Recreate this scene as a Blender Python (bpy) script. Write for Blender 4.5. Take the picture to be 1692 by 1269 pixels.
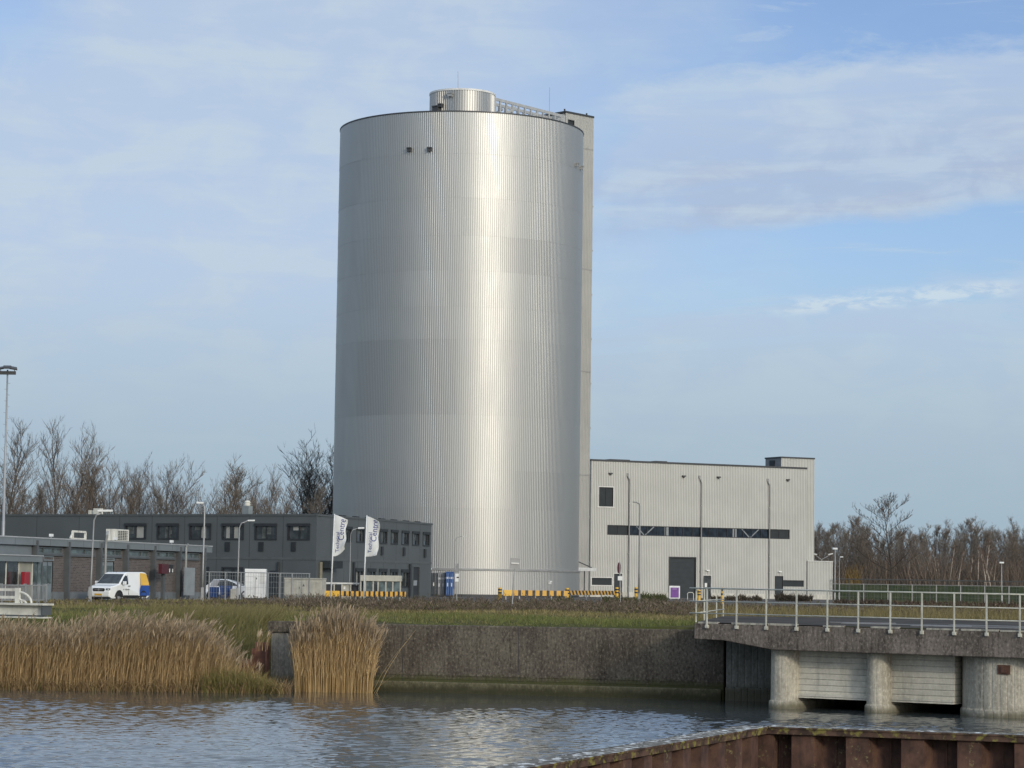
import bpy, math, random
import numpy as np
from mathutils import Matrix, Vector

scn = bpy.context.scene
for o in list(bpy.data.objects):
    bpy.data.objects.remove(o, do_unlink=True)
COL = scn.collection
R = math.radians
random.seed(7)

# ------------------------------------------------------------------ camera
W0, H0 = 1692, 1269            # photograph size; measurements below are in its pixels
FPX = 4200.0
CX, CY = 846.0, 634.5
CAMZ = 1.4
TH = math.atan(330.5 / FPX)
RO = 0.0139
cam_d = bpy.data.cameras.new('camera')
cam_d.sensor_width = 36.0
cam_d.lens = 36.0 * FPX / W0
cam_d.clip_start = 0.5
cam_d.clip_end = 20000
cam = bpy.data.objects.new('camera', cam_d)
COL.objects.link(cam)
cam.location = (0, 0, CAMZ)
cam.rotation_euler = (Matrix.Rotation(math.pi / 2 + TH, 3, 'X') @ Matrix.Rotation(RO, 3, 'Z')).to_euler()
scn.camera = cam

# ------------------------------------------------------------------ light
SUN_EL, SUN_AZ = R(17), R(149)      # azimuth clockwise from +Y
sd = Vector((math.sin(SUN_AZ) * math.cos(SUN_EL), math.cos(SUN_AZ) * math.cos(SUN_EL), math.sin(SUN_EL)))
sun_d = bpy.data.lights.new('sun', 'SUN')
sun_d.energy = 1.45
sun_d.angle = R(6.0)
sun_d.color = (1.0, 0.93, 0.80)
sun = bpy.data.objects.new('sun', sun_d)
COL.objects.link(sun)
sun.rotation_euler = sd.to_track_quat('Z', 'Y').to_euler()
sun.location = (60, -80, 60)

world = bpy.data.worlds.new('World')
scn.world = world
world.use_nodes = True
scn.view_settings.view_transform = 'Standard'
scn.view_settings.look = 'None'
scn.view_settings.exposure = 0.0
scn.view_settings.gamma = 1.0
scn.view_settings.use_curve_mapping = False
scn.cycles.max_bounces = 6
scn.cycles.glossy_bounces = 4
scn.cycles.diffuse_bounces = 3
scn.cycles.transparent_max_bounces = 8
scn.cycles.use_denoising = True
SKY_STRENGTH = 0.10


class NG:
    """small node-graph helper"""
    def __init__(s, tree):
        s.t = tree
        s.t.nodes.clear()

    def n(s, typ, **kw):
        nd = s.t.nodes.new(typ)
        for k, v in kw.items():
            setattr(nd, k, v)
        return nd

    def put(s, sock, v):
        if hasattr(v, 'is_linked'):
            s.t.links.new(v, sock)
        elif v is not None:
            sock.default_value = v

    def math(s, op, a, b=None, c=None, clamp=False):
        nd = s.n('ShaderNodeMath', operation=op, use_clamp=clamp)
        s.put(nd.inputs[0], a)
        if b is not None:
            s.put(nd.inputs[1], b)
        if c is not None:
            s.put(nd.inputs[2], c)
        return nd.outputs[0]

    def ramp(s, v, a, b, lo=0.0, hi=1.0):
        nd = s.n('ShaderNodeMapRange', interpolation_type='SMOOTHSTEP')
        s.put(nd.inputs['Value'], v)
        s.put(nd.inputs['From Min'], a); s.put(nd.inputs['From Max'], b)
        s.put(nd.inputs['To Min'], lo); s.put(nd.inputs['To Max'], hi)
        return nd.outputs[0]

    def mix(s, f, a, b, blend='MIX'):
        nd = s.n('ShaderNodeMix', data_type='RGBA', blend_type=blend)
        s.put(nd.inputs[0], f); s.put(nd.inputs[6], a); s.put(nd.inputs[7], b)
        return nd.outputs[2]

    def noise(s, vec, scale, detail=4, rough=.55, dist=0.0):
        nd = s.n('ShaderNodeTexNoise')
        s.put(nd.inputs['Vector'], vec)
        nd.inputs['Scale'].default_value = scale
        nd.inputs['Detail'].default_value = detail
        nd.inputs['Roughness'].default_value = rough
        nd.inputs['Distortion'].default_value = dist
        return nd.outputs['Fac']

    def mapping(s, vec, scale=(1, 1, 1), loc=(0, 0, 0), rot=(0, 0, 0)):
        nd = s.n('ShaderNodeMapping')
        s.put(nd.inputs['Vector'], vec)
        nd.inputs['Scale'].default_value = scale
        nd.inputs['Location'].default_value = loc
        nd.inputs['Rotation'].default_value = rot
        return nd.outputs[0]


def rgb(c):
    return (c[0], c[1], c[2], 1.0)


# sky: Nishita with thin high cloud, cloud laid out by azimuth / elevation of the sky dome
def build_sky():
    g = NG(world.node_tree)
    tc = g.n('ShaderNodeTexCoord')
    sky = g.n('ShaderNodeTexSky', sky_type='NISHITA')
    sky.sun_disc = False
    sky.sun_elevation = SUN_EL
    sky.sun_rotation = SUN_AZ
    sky.altitude = 0
    sky.air_density = 1.0
    sky.dust_density = 0.6
    sky.ozone_density = 2.0
    sep = g.n('ShaderNodeSeparateXYZ')
    g.put(sep.inputs[0], tc.outputs['Generated'])
    az = g.math('MULTIPLY', g.math('ARCTAN2', sep.outputs[0], sep.outputs[1]), 57.2958)
    el = g.math('MULTIPLY', g.math('ARCSINE', sep.outputs[2]), 57.2958)
    cmb = g.n('ShaderNodeCombineXYZ')
    g.put(cmb.inputs[0], az); g.put(cmb.inputs[1], el)
    v = cmb.outputs[0]                      # degrees
    n_big = g.noise(g.mapping(v, (.10, .26, 1), rot=(0, 0, R(-4))), 1.0, 5, .55, .4)
    n_mid = g.noise(g.mapping(v, (.22, .75, 1), (3, 1, 0), (0, 0, R(-6))), 1.0, 6, .6, .6)
    n_fin = g.noise(g.mapping(v, (1.3, 3.4, 1), (7, 2, 0)), 1.0, 6, .65, .3)
    n_cir = g.noise(g.mapping(v, (.13, 1.25, 1), (11, 5, 0), (0, 0, R(-5))), 1.0, 7, .62, .9)     # long thin streaks
    n_pat = g.noise(g.mapping(v, (.5, .9, 1), (1, 8, 0), (0, 0, R(12))), 1.0, 6, .6, .5)
    wob = g.math('MULTIPLY', g.math('SUBTRACT', n_mid, .5), 2.2)
    e2 = g.math('ADD', el, wob)
    # veil on the west (left) half of the sky, thinning to the east
    veil = g.ramp(g.math('ADD', az, g.math('MULTIPLY', g.math('SUBTRACT', n_big, .5), 8.0)), 8.0, -3.0, .12, .95)
    veil = g.math('MULTIPLY', veil, g.ramp(n_pat, .25, .62, .88, 1.0))
    veil = g.math('MULTIPLY', veil, g.ramp(n_cir, .28, .6, .93, 1.0))
    # paler blue gaps: far upper left corner and just right of the middle at the top
    gap = g.math('MULTIPLY', g.ramp(az, -9.0, -11.6), g.ramp(el, 10.4, 12.6))
    veil = g.math('MULTIPLY', veil, g.math('SUBTRACT', 1.0, g.math('MULTIPLY', gap, .6)))
    # cloud bank on the east side
    tilt = g.math('MULTIPLY', g.math('SUBTRACT', az, 6.0), .10)
    eb = g.math('SUBTRACT', el, tilt)
    edge = g.math('ADD', g.math('MULTIPLY', g.math('SUBTRACT', n_mid, .5), .7), g.math('MULTIPLY', g.math('SUBTRACT', n_fin, .5), .25))
    lowb = g.ramp(g.math('ADD', eb, edge), 7.8, 8.35)
    hib = g.ramp(g.math('ADD', eb, g.math('ADD', g.math('MULTIPLY', wob, .7), g.math('MULTIPLY', g.math('SUBTRACT', n_fin, .5), .9))), 12.15, 11.2)
    east = g.ramp(g.math('ADD', az, wob), -.6, 3.0)
    bank = g.math('MULTIPLY', g.math('MULTIPLY', lowb, hib), east)
    bank = g.math('MULTIPLY', bank, g.ramp(n_mid, .25, .6, .76, 1.0))
    bank = g.math('MULTIPLY', bank, g.ramp(n_cir, .3, .6, .82, 1.0))
    # low veil above the horizon on the east side, with a streaky upper edge
    lowv = g.math('ADD', g.math('ADD', el, g.math('MULTIPLY', az, -.07)), g.math('MULTIPLY', g.math('SUBTRACT', n_cir, .5), 4.5))
    lowv = g.math('MULTIPLY', g.ramp(lowv, 6.9, 4.7, .0, .92), g.ramp(n_big, .25, .6, .75, 1.0))
    # wisps in the blue
    wisp = g.math('MULTIPLY', g.ramp(n_cir, .50, .72), g.math('MULTIPLY', g.ramp(az, 0, 3), .55))
    # small bright cloudlets in one streak
    sc = g.math('SUBTRACT', el, g.math('ADD', 6.55, g.math('MULTIPLY', g.math('SUBTRACT', az, 9.0), .075)))
    sc = g.math('ADD', sc, g.math('MULTIPLY', g.math('SUBTRACT', n_mid, .5), .5))
    streak = g.math('MULTIPLY', g.ramp(g.math('ABSOLUTE', sc), .30, .04), g.ramp(n_fin, .40, .60))
    streak = g.math('MULTIPLY', streak, g.math('MULTIPLY', g.ramp(az, 5.6, 6.4), g.ramp(az, 11.8, 10.6)))
    # elsewhere (overhead, behind the camera) broken high cloud
    rest = g.math('MULTIPLY', g.ramp(el, 12.0, 24.0), g.ramp(n_big, .35, .6, .35, .85))
    cover = g.math('MAXIMUM', g.math('MAXIMUM', veil, g.math('MULTIPLY', bank, .92)), g.math('MAXIMUM', lowv, g.math('MAXIMUM', rest, wisp)))
    cover = g.math('MINIMUM', cover, .95)
    high = g.ramp(el, 14.0, 40.0, 1.0, 1.45)     # the veil is brighter overhead
    # clouds are lit by the same low sun: a touch warmer in their thick lower parts
    ctone = g.mix(g.math('MULTIPLY', bank, g.ramp(eb, 8.6, 11.4, 1.0, .0)), rgb(CLOUD), rgb(CLOUD_LOW))
    ctone = g.mix(g.ramp(g.math('ADD', n_pat, g.math('MULTIPLY', g.math('SUBTRACT', n_cir, .5), .8)), .38, .68, 0, .75), ctone, rgb(CLOUD_PALE))
    skyc = g.mix(1.0, sky.outputs[0], rgb(SKY_TINT), 'MULTIPLY')
    ctone = g.mix(1.0, ctone, high, 'MULTIPLY')
    colr = g.mix(cover, skyc, ctone)
    colr = g.mix(g.math('MULTIPLY', streak, .75), colr, rgb(CLOUD_HI))
    # slightly darker, greyer air right above the horizon
    hz = g.ramp(el, 8.0, .5, 0.0, .92)
    colr = g.mix(hz, colr, rgb(HORIZON))
    # bright hazy aureole round the veiled sun (behind the viewer)
    dt = g.n('ShaderNodeVectorMath', operation='DOT_PRODUCT')
    g.put(dt.inputs[0], tc.outputs['Generated']); dt.inputs[1].default_value = tuple(sd)
    gl = g.math('POWER', g.math('MAXIMUM', dt.outputs['Value'], 0.0), 7.0)
    colr = g.mix(1.0, colr, g.mix(gl, rgb((0, 0, 0)), rgb(AUREOLE)), 'ADD')
    bg = g.n('ShaderNodeBackground')
    g.put(bg.inputs[0], colr)
    bg.inputs[1].default_value = SKY_STRENGTH
    out = g.n('ShaderNodeOutputWorld')
    g.put(out.inputs[0], bg.outputs[0])


AUREOLE = (17.0, 15.6, 13.2)
CLOUD = (4.95, 6.0, 7.55)
CLOUD_LOW = (4.3, 5.1, 6.6)
CLOUD_HI = (6.6, 7.6, 8.3)
CLOUD_PALE = (5.5, 6.55, 7.5)
HORIZON = (3.5, 4.65, 5.5)
SKY_TINT = (1.0, 1.07, 1.34)
build_sky()

# ------------------------------------------------------------------ measuring: pixel of the photograph -> place in the world
RT = Vector((math.cos(RO), -math.sin(RO) * math.sin(TH), math.sin(RO) * math.cos(TH)))
UP = Vector((-math.sin(RO), -math.cos(RO) * math.sin(TH), math.cos(RO) * math.cos(TH)))
FW = Vector((0, math.cos(TH), math.sin(TH)))
C0 = Vector((0, 0, CAMZ))


def ray(px, py):
    return FW + RT * ((px - CX) / FPX) - UP * ((py - CY) / FPX)


def P(px, py, D):
    d = ray(px, py)
    return C0 + d * (D / d.y)


def X(px, D, z=0.0):
    """world x of a point at depth D and height z seen in column px"""
    k = (px - CX) / FPX
    dz = z - CAMZ
    a = D * RT.y + dz * RT.z
    b = D * FW.y + dz * FW.z
    return (k * b - a) / RT.x


def Z(px, py, D):
    return P(px, py, D).z


# ------------------------------------------------------------------ mesh building
class MB:
    def __init__(s):
        s.v = []; s.f = []; s.m = []

    def quad(s, a, b, c, d, m=0):
        i = len(s.v); s.v += [tuple(a), tuple(b), tuple(c), tuple(d)]; s.f.append((i, i + 1, i + 2, i + 3)); s.m.append(m)

    def poly(s, pts, m=0):
        i = len(s.v); s.v += [tuple(p) for p in pts]; s.f.append(tuple(range(i, i + len(pts)))); s.m.append(m)

    def box(s, x0, x1, y0, y1, z0, z1, m=0):
        i = len(s.v)
        s.v += [(x, y, z) for z in (z0, z1) for (x, y) in ((x0, y0), (x1, y0), (x1, y1), (x0, y1))]
        for f in ((0, 3, 2, 1), (4, 5, 6, 7), (0, 1, 5, 4), (1, 2, 6, 5), (2, 3, 7, 6), (3, 0, 4, 7)):
            s.f.append(tuple(i + k for k in f)); s.m.append(m)
        return s

    def prism(s, pts, z0, z1, m=0):
        """pts counter-clockwise 2D outline"""
        n = len(pts); i = len(s.v)
        s.v += [(p[0], p[1], z0) for p in pts] + [(p[0], p[1], z1) for p in pts]
        s.f.append(tuple(i + n - 1 - k for k in range(n))); s.m.append(m)
        s.f.append(tuple(i + n + k for k in range(n))); s.m.append(m)
        for k in range(n):
            j = (k + 1) % n
            s.f.append((i + k, i + j, i + n + j, i + n + k)); s.m.append(m)
        return s

    def tube(s, pts, r, n=8, m=0, cap=True):
        """tube through pts, r one radius or a list"""
        pts = [Vector(p) for p in pts]
        rs = r if isinstance(r, (list, tuple)) else [r] * len(pts)
        base = len(s.v)
        for k, p in enumerate(pts):
            t = (pts[min(k + 1, len(pts) - 1)] - pts[max(k - 1, 0)])
            if t.length < 1e-9:
                t = Vector((0, 0, 1))
            t.normalize()
            ref = Vector((0, 1, 0)) if abs(t.y) < .9 else Vector((1, 0, 0))
            u = t.cross(ref).normalized(); w = t.cross(u)
            for q in range(n):
                a = 2 * math.pi * q / n
                s.v.append(tuple(p + (u * math.cos(a) + w * math.sin(a)) * rs[k]))
        for k in range(len(pts) - 1):
            for q in range(n):
                a = base + k * n + q; b = base + k * n + (q + 1) % n
                s.f.append((a, b, b + n, a + n)); s.m.append(m)
        if cap and n > 2:
            s.f.append(tuple(base + n - 1 - q for q in range(n))); s.m.append(m)
            e = base + (len(pts) - 1) * n
            s.f.append(tuple(e + q for q in range(n))); s.m.append(m)
        return s

    def bar(s, p, q, w, h=None, m=0):
        """rectangular bar between two points; h is the up-ish size"""
        h = h or w
        p = Vector(p); q = Vector(q); t = (q - p).normalized()
        ref = Vector((0, 0, 1)) if abs(t.z) < .9 else Vector((1, 0, 0))
        u = t.cross(ref).normalized() * (w / 2); v = u.cross(t).normalized() * (h / 2)
        i = len(s.v)
        for c in (p, q):
            s.v += [tuple(c - u - v), tuple(c + u - v), tuple(c + u + v), tuple(c - u + v)]
        for f in ((0, 3, 2, 1), (4, 5, 6, 7), (0, 1, 5, 4), (1, 2, 6, 5), (2, 3, 7, 6), (3, 0, 4, 7)):
            s.f.append(tuple(i + k for k in f)); s.m.append(m)
        return s

    def lathe(s, prof, n=24, m=0, cx=0, cy=0, close=True):
        i = len(s.v)
        for (r, z) in prof:
            for q in range(n):
                a = 2 * math.pi * q / n
                s.v.append((cx + r * math.cos(a), cy + r * math.sin(a), z))
        for k in range(len(prof) - 1):
            for q in range(n):
                a = i + k * n + q; b = i + k * n + (q + 1) % n
                s.f.append((a, b, b + n, a + n)); s.m.append(m)
        if close:
            s.f.append(tuple(i + n - 1 - q for q in range(n))); s.m.append(m)
            e = i + (len(prof) - 1) * n
            s.f.append(tuple(e + q for q in range(n))); s.m.append(m)
        return s

    def build(s, name, mats, parent=None, smooth=False, bevel=0.0, col=None):
        me = bpy.data.meshes.new(name)
        me.from_pydata(s.v, [], s.f)
        if not isinstance(mats, (list, tuple)):
            mats = [mats]
        for m in mats:
            me.materials.append(m)
        if len(mats) > 1:
            me.polygons.foreach_set('material_index', s.m)
        if smooth:
            me.polygons.foreach_set('use_smooth', [True] * len(me.polygons))
        me.update()
        o = bpy.data.objects.new(name, me)
        COL.objects.link(o)
        if parent:
            o.parent = parent
        if bevel:
            b = o.modifiers.new('bevel', 'BEVEL'); b.width = bevel; b.segments = 2; b.limit_method = 'ANGLE'; b.angle_limit = R(35)
        return o


def tag(o, label=None, cat=None, group=None, kind=None):
    if label: o['label'] = label
    if cat: o['category'] = cat
    if group: o['group'] = group
    if kind: o['kind'] = kind
    return o


def thing(name, label, cat, loc=(0, 0, 0), rz=0.0, group=None):
    o = bpy.data.objects.new(name, None)
    COL.objects.link(o)
    o.empty_display_size = .3
    o.location = loc
    o.rotation_euler = (0, 0, rz)
    return tag(o, label, cat, group)


def copy_tree(o, parent=None):
    c = o.copy()
    COL.objects.link(c)
    if parent:
        c.parent = parent
    for ch in list(o.children):
        copy_tree(ch, c)
    return c


class Fac:
    """upright facade plane from A to B (2D); local x along it, local -y towards the viewer, z up"""
    def __init__(s, A, B):
        s.A = Vector((A[0], A[1])); s.B = Vector((B[0], B[1]))
        d = s.B - s.A
        s.L = d.length
        s.d = d / s.L
        s.rz = math.atan2(d.y, d.x)
        s.nrm = Vector((s.d.y, -s.d.x))

    def uv(s, px, py, off=0.0):
        d = ray(px, py)
        a = s.A + s.nrm * off
        den = d.x * s.nrm.x + d.y * s.nrm.y
        t = (a.x * s.nrm.x + a.y * s.nrm.y) / den
        p = C0 + d * t
        return ((p.x - s.A.x) * s.d.x + (p.y - s.A.y) * s.d.y, p.z)

    def rect(s, x0, y0, x1, y1, off=0.0):
        ym = (y0 + y1) / 2; xm = (x0 + x1) / 2
        return (s.uv(x0, ym, off)[0], s.uv(xm, y1, off)[1], s.uv(x1, ym, off)[0], s.uv(xm, y0, off)[1])

    def world(s, u, off=0.0, z=0.0):
        p = s.A + s.d * u + s.nrm * off
        return (p.x, p.y, z)


# ------------------------------------------------------------------ materials
MATS = {}


def pmat(name, base, rough=.65, metal=0.0, var=.12, vscale=1.5, bump=0.0, bscale=20.0, stain=0.0, stain_col=(.05, .045, .04), stretch=1.0,
         spec=.5, coat=0.0):
    if name in MATS:
        return MATS[name]
    m = bpy.data.materials.new(name); m.use_nodes = True
    g = NG(m.node_tree)
    tc = g.n('ShaderNodeTexCoord'); ob = tc.outputs['Object']
    vec = g.mapping(ob, (1, 1, 1.0 / stretch))
    nz = g.noise(vec, vscale, 6, .6)
    lo = tuple(c * (1 - var) for c in base); hi = tuple(min(1, c * (1 + var)) for c in base)
    c = g.mix(g.ramp(nz, .3, .7), rgb(lo), rgb(hi))
    if stain:
        n2 = g.noise(g.mapping(ob, (1.7, 1.7, .22), (3, 5, 1)), vscale * 1.3, 6, .65)
        c = g.mix(g.math('MULTIPLY', g.ramp(n2, .48, .72), stain), c, rgb(stain_col))
    b = g.n('ShaderNodeBsdfPrincipled')
    g.put(b.inputs['Base Color'], c)
    g.put(b.inputs['Roughness'], g.math('ADD', rough, g.math('MULTIPLY', g.math('SUBTRACT', nz, .5), .15)))
    b.inputs['Metallic'].default_value = metal
    b.inputs['Specular IOR Level'].default_value = spec
    b.inputs['Coat Weight'].default_value = coat
    if bump:
        bp = g.n('ShaderNodeBump'); bp.inputs['Strength'].default_value = bump; bp.inputs['Distance'].default_value = .03
        g.put(bp.inputs['Height'], g.noise(vec, bscale, 5, .6))
        g.put(b.inputs['Normal'], bp.outputs[0])
    o = g.n('ShaderNodeOutputMaterial'); g.put(o.inputs[0], b.outputs[0])
    MATS[name] = m
    return m


def attr_mat(name, rough=.8, mul=(1, 1, 1), trans=0.0, vscale=0.0, metal=0.0, spec=.3):
    """material whose colour is the mesh's own 'Col' attribute (natural variation from blade to blade)"""
    m = bpy.data.materials.new(name); m.use_nodes = True
    g = NG(m.node_tree)
    a = g.n('ShaderNodeAttribute', attribute_name='Col')
    c = g.mix(1.0, a.outputs['Color'], rgb(mul), 'MULTIPLY')
    b = g.n('ShaderNodeBsdfPrincipled')
    g.put(b.inputs['Base Color'], c)
    b.inputs['Roughness'].default_value = rough
    b.inputs['Metallic'].default_value = metal
    b.inputs['Specular IOR Level'].default_value = spec
    out = g.n('ShaderNodeOutputMaterial')
    if trans:
        t = g.n('ShaderNodeBsdfTranslucent'); g.put(t.inputs[0], c)
        mx = g.n('ShaderNodeMixShader'); mx.inputs[0].default_value = trans
        g.put(mx.inputs[1], b.outputs[0]); g.put(mx.inputs[2], t.outputs[0])
        g.put(out.inputs[0], mx.outputs[0])
    else:
        g.put(out.inputs[0], b.outputs[0])
    return m


def silo_mat():
    m = bpy.data.materials.new('corrugated_aluminium'); m.use_nodes = True
    g = NG(m.node_tree)
    a = g.n('ShaderNodeAttribute', attribute_name='Col')
    tc = g.n('ShaderNodeTexCoord')
    n1 = g.noise(g.mapping(tc.outputs['Object'], (1, 1, .25)), .5, 5, .6)
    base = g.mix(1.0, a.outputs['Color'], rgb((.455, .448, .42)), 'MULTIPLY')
    base = g.mix(g.ramp(n1, .3, .7, 0, .25), base, rgb((.385, .378, .355)))
    b = g.n('ShaderNodeBsdfPrincipled')
    g.put(b.inputs['Base Color'], base)
    b.inputs['Metallic'].default_value = .82
    g.put(b.inputs['Roughness'], g.ramp(n1, .25, .75, .41, .48))
    o = g.n('ShaderNodeOutputMaterial'); g.put(o.inputs[0], b.outputs[0])
    return m


def concrete_mat(name, base, dark, moss=(.07, .075, .03), z_moss=None, groove=0.0, groove_scale=30.0, streak=.6, speck=.5, horiz=0.0, fine=1.0):
    """weathered concrete: aggregate specks, vertical streaks, moss near the water, board grooves"""
    m = bpy.data.materials.new(name); m.use_nodes = True
    g = NG(m.node_tree)
    tc = g.n('ShaderNodeTexCoord'); ob = tc.outputs['Object']
    sep = g.n('ShaderNodeSeparateXYZ'); g.put(sep.inputs[0], ob)
    n_big = g.noise(ob, .7, 5, .6)
    n_spk = g.noise(g.mapping(ob, (1, 1, .65)), 13.0, 4, .7)
    n_str = g.noise(g.mapping(ob, (9, 9, .8)), 1.0, 5, .7)
    n_st2 = g.noise(g.mapping(ob, (1.6, 1.6, .18), (4, 0, 2)), 1.0, 5, .6)
    c = g.mix(g.ramp(n_big, .3, .7), rgb(dark), rgb(base))
    c = g.mix(g.math('MULTIPLY', g.ramp(n_str, .45, .75), streak * fine), c, rgb(tuple(x * .45 for x in dark)))
    c = g.mix(g.math('MULTIPLY', g.ramp(n_st2, .5, .75), streak), c, rgb(tuple(x * .5 for x in dark)))
    c = g.mix(g.math('MULTIPLY', g.ramp(n_spk, .52, .66), speck), c, rgb(tuple(min(1, x * 1.75) for x in base)))
    c = g.mix(g.math('MULTIPLY', g.ramp(n_spk, .48, .36), speck), c, rgb(tuple(x * .3 for x in dark)))
    if z_moss is not None:
        zz = g.math('ADD', sep.outputs[2], g.math('MULTIPLY', g.math('SUBTRACT', n_st2, .5), .5))
        c = g.mix(g.ramp(zz, z_moss + .25, z_moss - .05, 0, .85), c, rgb(moss))
    b = g.n('ShaderNodeBsdfPrincipled')
    g.put(b.inputs['Base Color'], c)
    b.inputs['Roughness'].default_value = .95
    b.inputs['Specular IOR Level'].default_value = .05
    h = g.math('ADD', g.math('MULTIPLY', n_spk, .5), g.math('MULTIPLY', n_str, .6 * fine))
    if groove:
        src = sep.outputs[2] if horiz else g.math('ADD', sep.outputs[0], sep.outputs[1])
        w = g.math('PINGPONG', g.math('MULTIPLY', src, groove_scale), 1.0)
        h = g.math('ADD', h, g.math('MULTIPLY', g.ramp(w, .0, .35), groove))
        if horiz:
            c2 = g.mix(g.ramp(w, .14, .0, 0, .55), c, rgb(tuple(x * .35 for x in dark)))
            g.put(b.inputs['Base Color'], c2)
    bp = g.n('ShaderNodeBump'); bp.inputs['Strength'].default_value = .55; bp.inputs['Distance'].default_value = .03
    g.put(bp.inputs['Height'], h); g.put(b.inputs['Normal'], bp.outputs[0])
    o = g.n('ShaderNodeOutputMaterial'); g.put(o.inputs[0], b.outputs[0])
    return m


def brick_mat():
    m = bpy.data.materials.new('dark_brick'); m.use_nodes = True
    g = NG(m.node_tree)
    tc = g.n('ShaderNodeTexCoord'); ob = tc.outputs['Object']
    sep = g.n('ShaderNodeSeparateXYZ'); g.put(sep.inputs[0], ob)
    cb = g.n('ShaderNodeCombineXYZ'); g.put(cb.inputs[0], sep.outputs[0]); g.put(cb.inputs[1], sep.outputs[2])
    br = g.n('ShaderNodeTexBrick')
    g.put(br.inputs['Vector'], cb.outputs[0])
    br.inputs['Scale'].default_value = 1.0
    br.inputs['Brick Width'].default_value = .30
    br.inputs['Row Height'].default_value = .10
    br.inputs['Mortar Size'].default_value = .012
    br.inputs['Color1'].default_value = rgb((.070, .055, .050))
    br.inputs['Color2'].default_value = rgb((.125, .10, .09))
    br.inputs['Mortar'].default_value = rgb((.16, .15, .14))
    n = g.noise(g.mapping(cb.outputs[0], (2.5, 9, 1)), 1.0, 4, .65)
    c = g.mix(g.ramp(n, .58, .75, 0, .6), br.outputs['Color'], rgb((.32, .28, .25)))
    c = g.mix(g.ramp(n, .42, .25, 0, .6), c, rgb((.05, .035, .032)))
    b = g.n('ShaderNodeBsdfPrincipled'); g.put(b.inputs['Base Color'], c); b.inputs['Roughness'].default_value = .85
    bp = g.n('ShaderNodeBump'); bp.inputs['Strength'].default_value = .5; bp.inputs['Distance'].default_value = .02
    g.put(bp.inputs['Height'], br.outputs['Fac']); bp.invert = True
    g.put(b.inputs['Normal'], bp.outputs[0])
    o = g.n('ShaderNodeOutputMaterial'); g.put(o.inputs[0], b.outputs[0])
    return m


def rust_mat():
    m = bpy.data.materials.new('rusty_steel'); m.use_nodes = True
    g = NG(m.node_tree)
    tc = g.n('ShaderNodeTexCoord'); ob = tc.outputs['Object']
    sep = g.n('ShaderNodeSeparateXYZ'); g.put(sep.inputs[0], ob)
    n1 = g.noise(ob, 2.2, 6, .65)
    n2 = g.noise(g.mapping(ob, (5, 5, .8)), 1.0, 6, .65)
    n3 = g.noise(ob, 13.0, 5, .7)
    c = g.mix(g.ramp(n1, .3, .7), rgb((.050, .026, .019)), rgb((.135, .070, .046)))
    c = g.mix(g.ramp(n2, .5, .72, 0, .65), c, rgb((.03, .02, .018)))
    lich = g.math('MULTIPLY', g.ramp(n3, .55, .65), g.ramp(g.noise(g.mapping(ob, (1.5, 1.5, .6)), 1.3, 4, .6), .50, .62))
    c = g.mix(g.math('MULTIPLY', lich, .8), c, rgb((.27, .23, .10)))
    b = g.n('ShaderNodeBsdfPrincipled'); g.put(b.inputs['Base Color'], c)
    b.inputs['Roughness'].default_value = .75; b.inputs['Specular IOR Level'].default_value = .35
    bp = g.n('ShaderNodeBump'); bp.inputs['Strength'].default_value = .4; bp.inputs['Distance'].default_value = .01
    g.put(bp.inputs['Height'], n3); g.put(b.inputs['Normal'], bp.outputs[0])
    o = g.n('ShaderNodeOutputMaterial'); g.put(o.inputs[0], b.outputs[0])
    return m


def cap_mat():
    """pile capping: rusty steel with white droppings on top and yellow lichen on its face"""
    m = bpy.data.materials.new('weathered_capping'); m.use_nodes = True
    g = NG(m.node_tree)
    tc = g.n('ShaderNodeTexCoord'); ob = tc.outputs['Object']
    geo = g.n('ShaderNodeNewGeometry')
    sepn = g.n('ShaderNodeSeparateXYZ'); g.put(sepn.inputs[0], geo.outputs['True Normal'])
    n1 = g.noise(ob, 3.0, 6, .65); n2 = g.noise(ob, 5.5, 5, .6)
    c = g.mix(g.ramp(n1, .35, .65), rgb((.05, .035, .028)), rgb((.12, .075, .055)))
    lich = g.mix(g.ramp(n2, .53, .63, 0, .75), c, rgb((.24, .21, .06)))
    top = g.mix(g.ramp(n1, .30, .58), rgb((.06, .05, .042)), rgb((.20, .19, .165)))
    top = g.mix(g.ramp(n2, .56, .60), top, rgb((.78, .78, .75)))
    cc = g.mix(g.ramp(sepn.outputs[2], .5, .8), lich, top)
    b = g.n('ShaderNodeBsdfPrincipled'); g.put(b.inputs['Base Color'], cc); b.inputs['Roughness'].default_value = .9; b.inputs['Specular IOR Level'].default_value = .05
    o = g.n('ShaderNodeOutputMaterial'); g.put(o.inputs[0], b.outputs[0])
    return m


def water_mat():
    m = bpy.data.materials.new('rippled_water'); m.use_nodes = True
    g = NG(m.node_tree)
    tc = g.n('ShaderNodeTexCoord'); ob = tc.outputs['Object']
    b = g.n('ShaderNodeBsdfPrincipled')
    b.inputs['Base Color'].default_value = rgb((.05, .06, .062))
    b.inputs['Roughness'].default_value = .05
    b.inputs['IOR'].default_value = 1.38
    bp = g.n('ShaderNodeBump'); bp.inputs['Strength'].default_value = 1.0; bp.inputs['Distance'].default_value = WAVE
    g.put(bp.inputs['Height'], g.noise(g.mapping(ob, (1, .6, 1), rot=(0, 0, R(-14))), 11.0, 2, .5, .2)); g.put(b.inputs['Normal'], bp.outputs[0])
    o = g.n('ShaderNodeOutputMaterial'); g.put(o.inputs[0], b.outputs[0])
    return m


WAVE = .002


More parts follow.
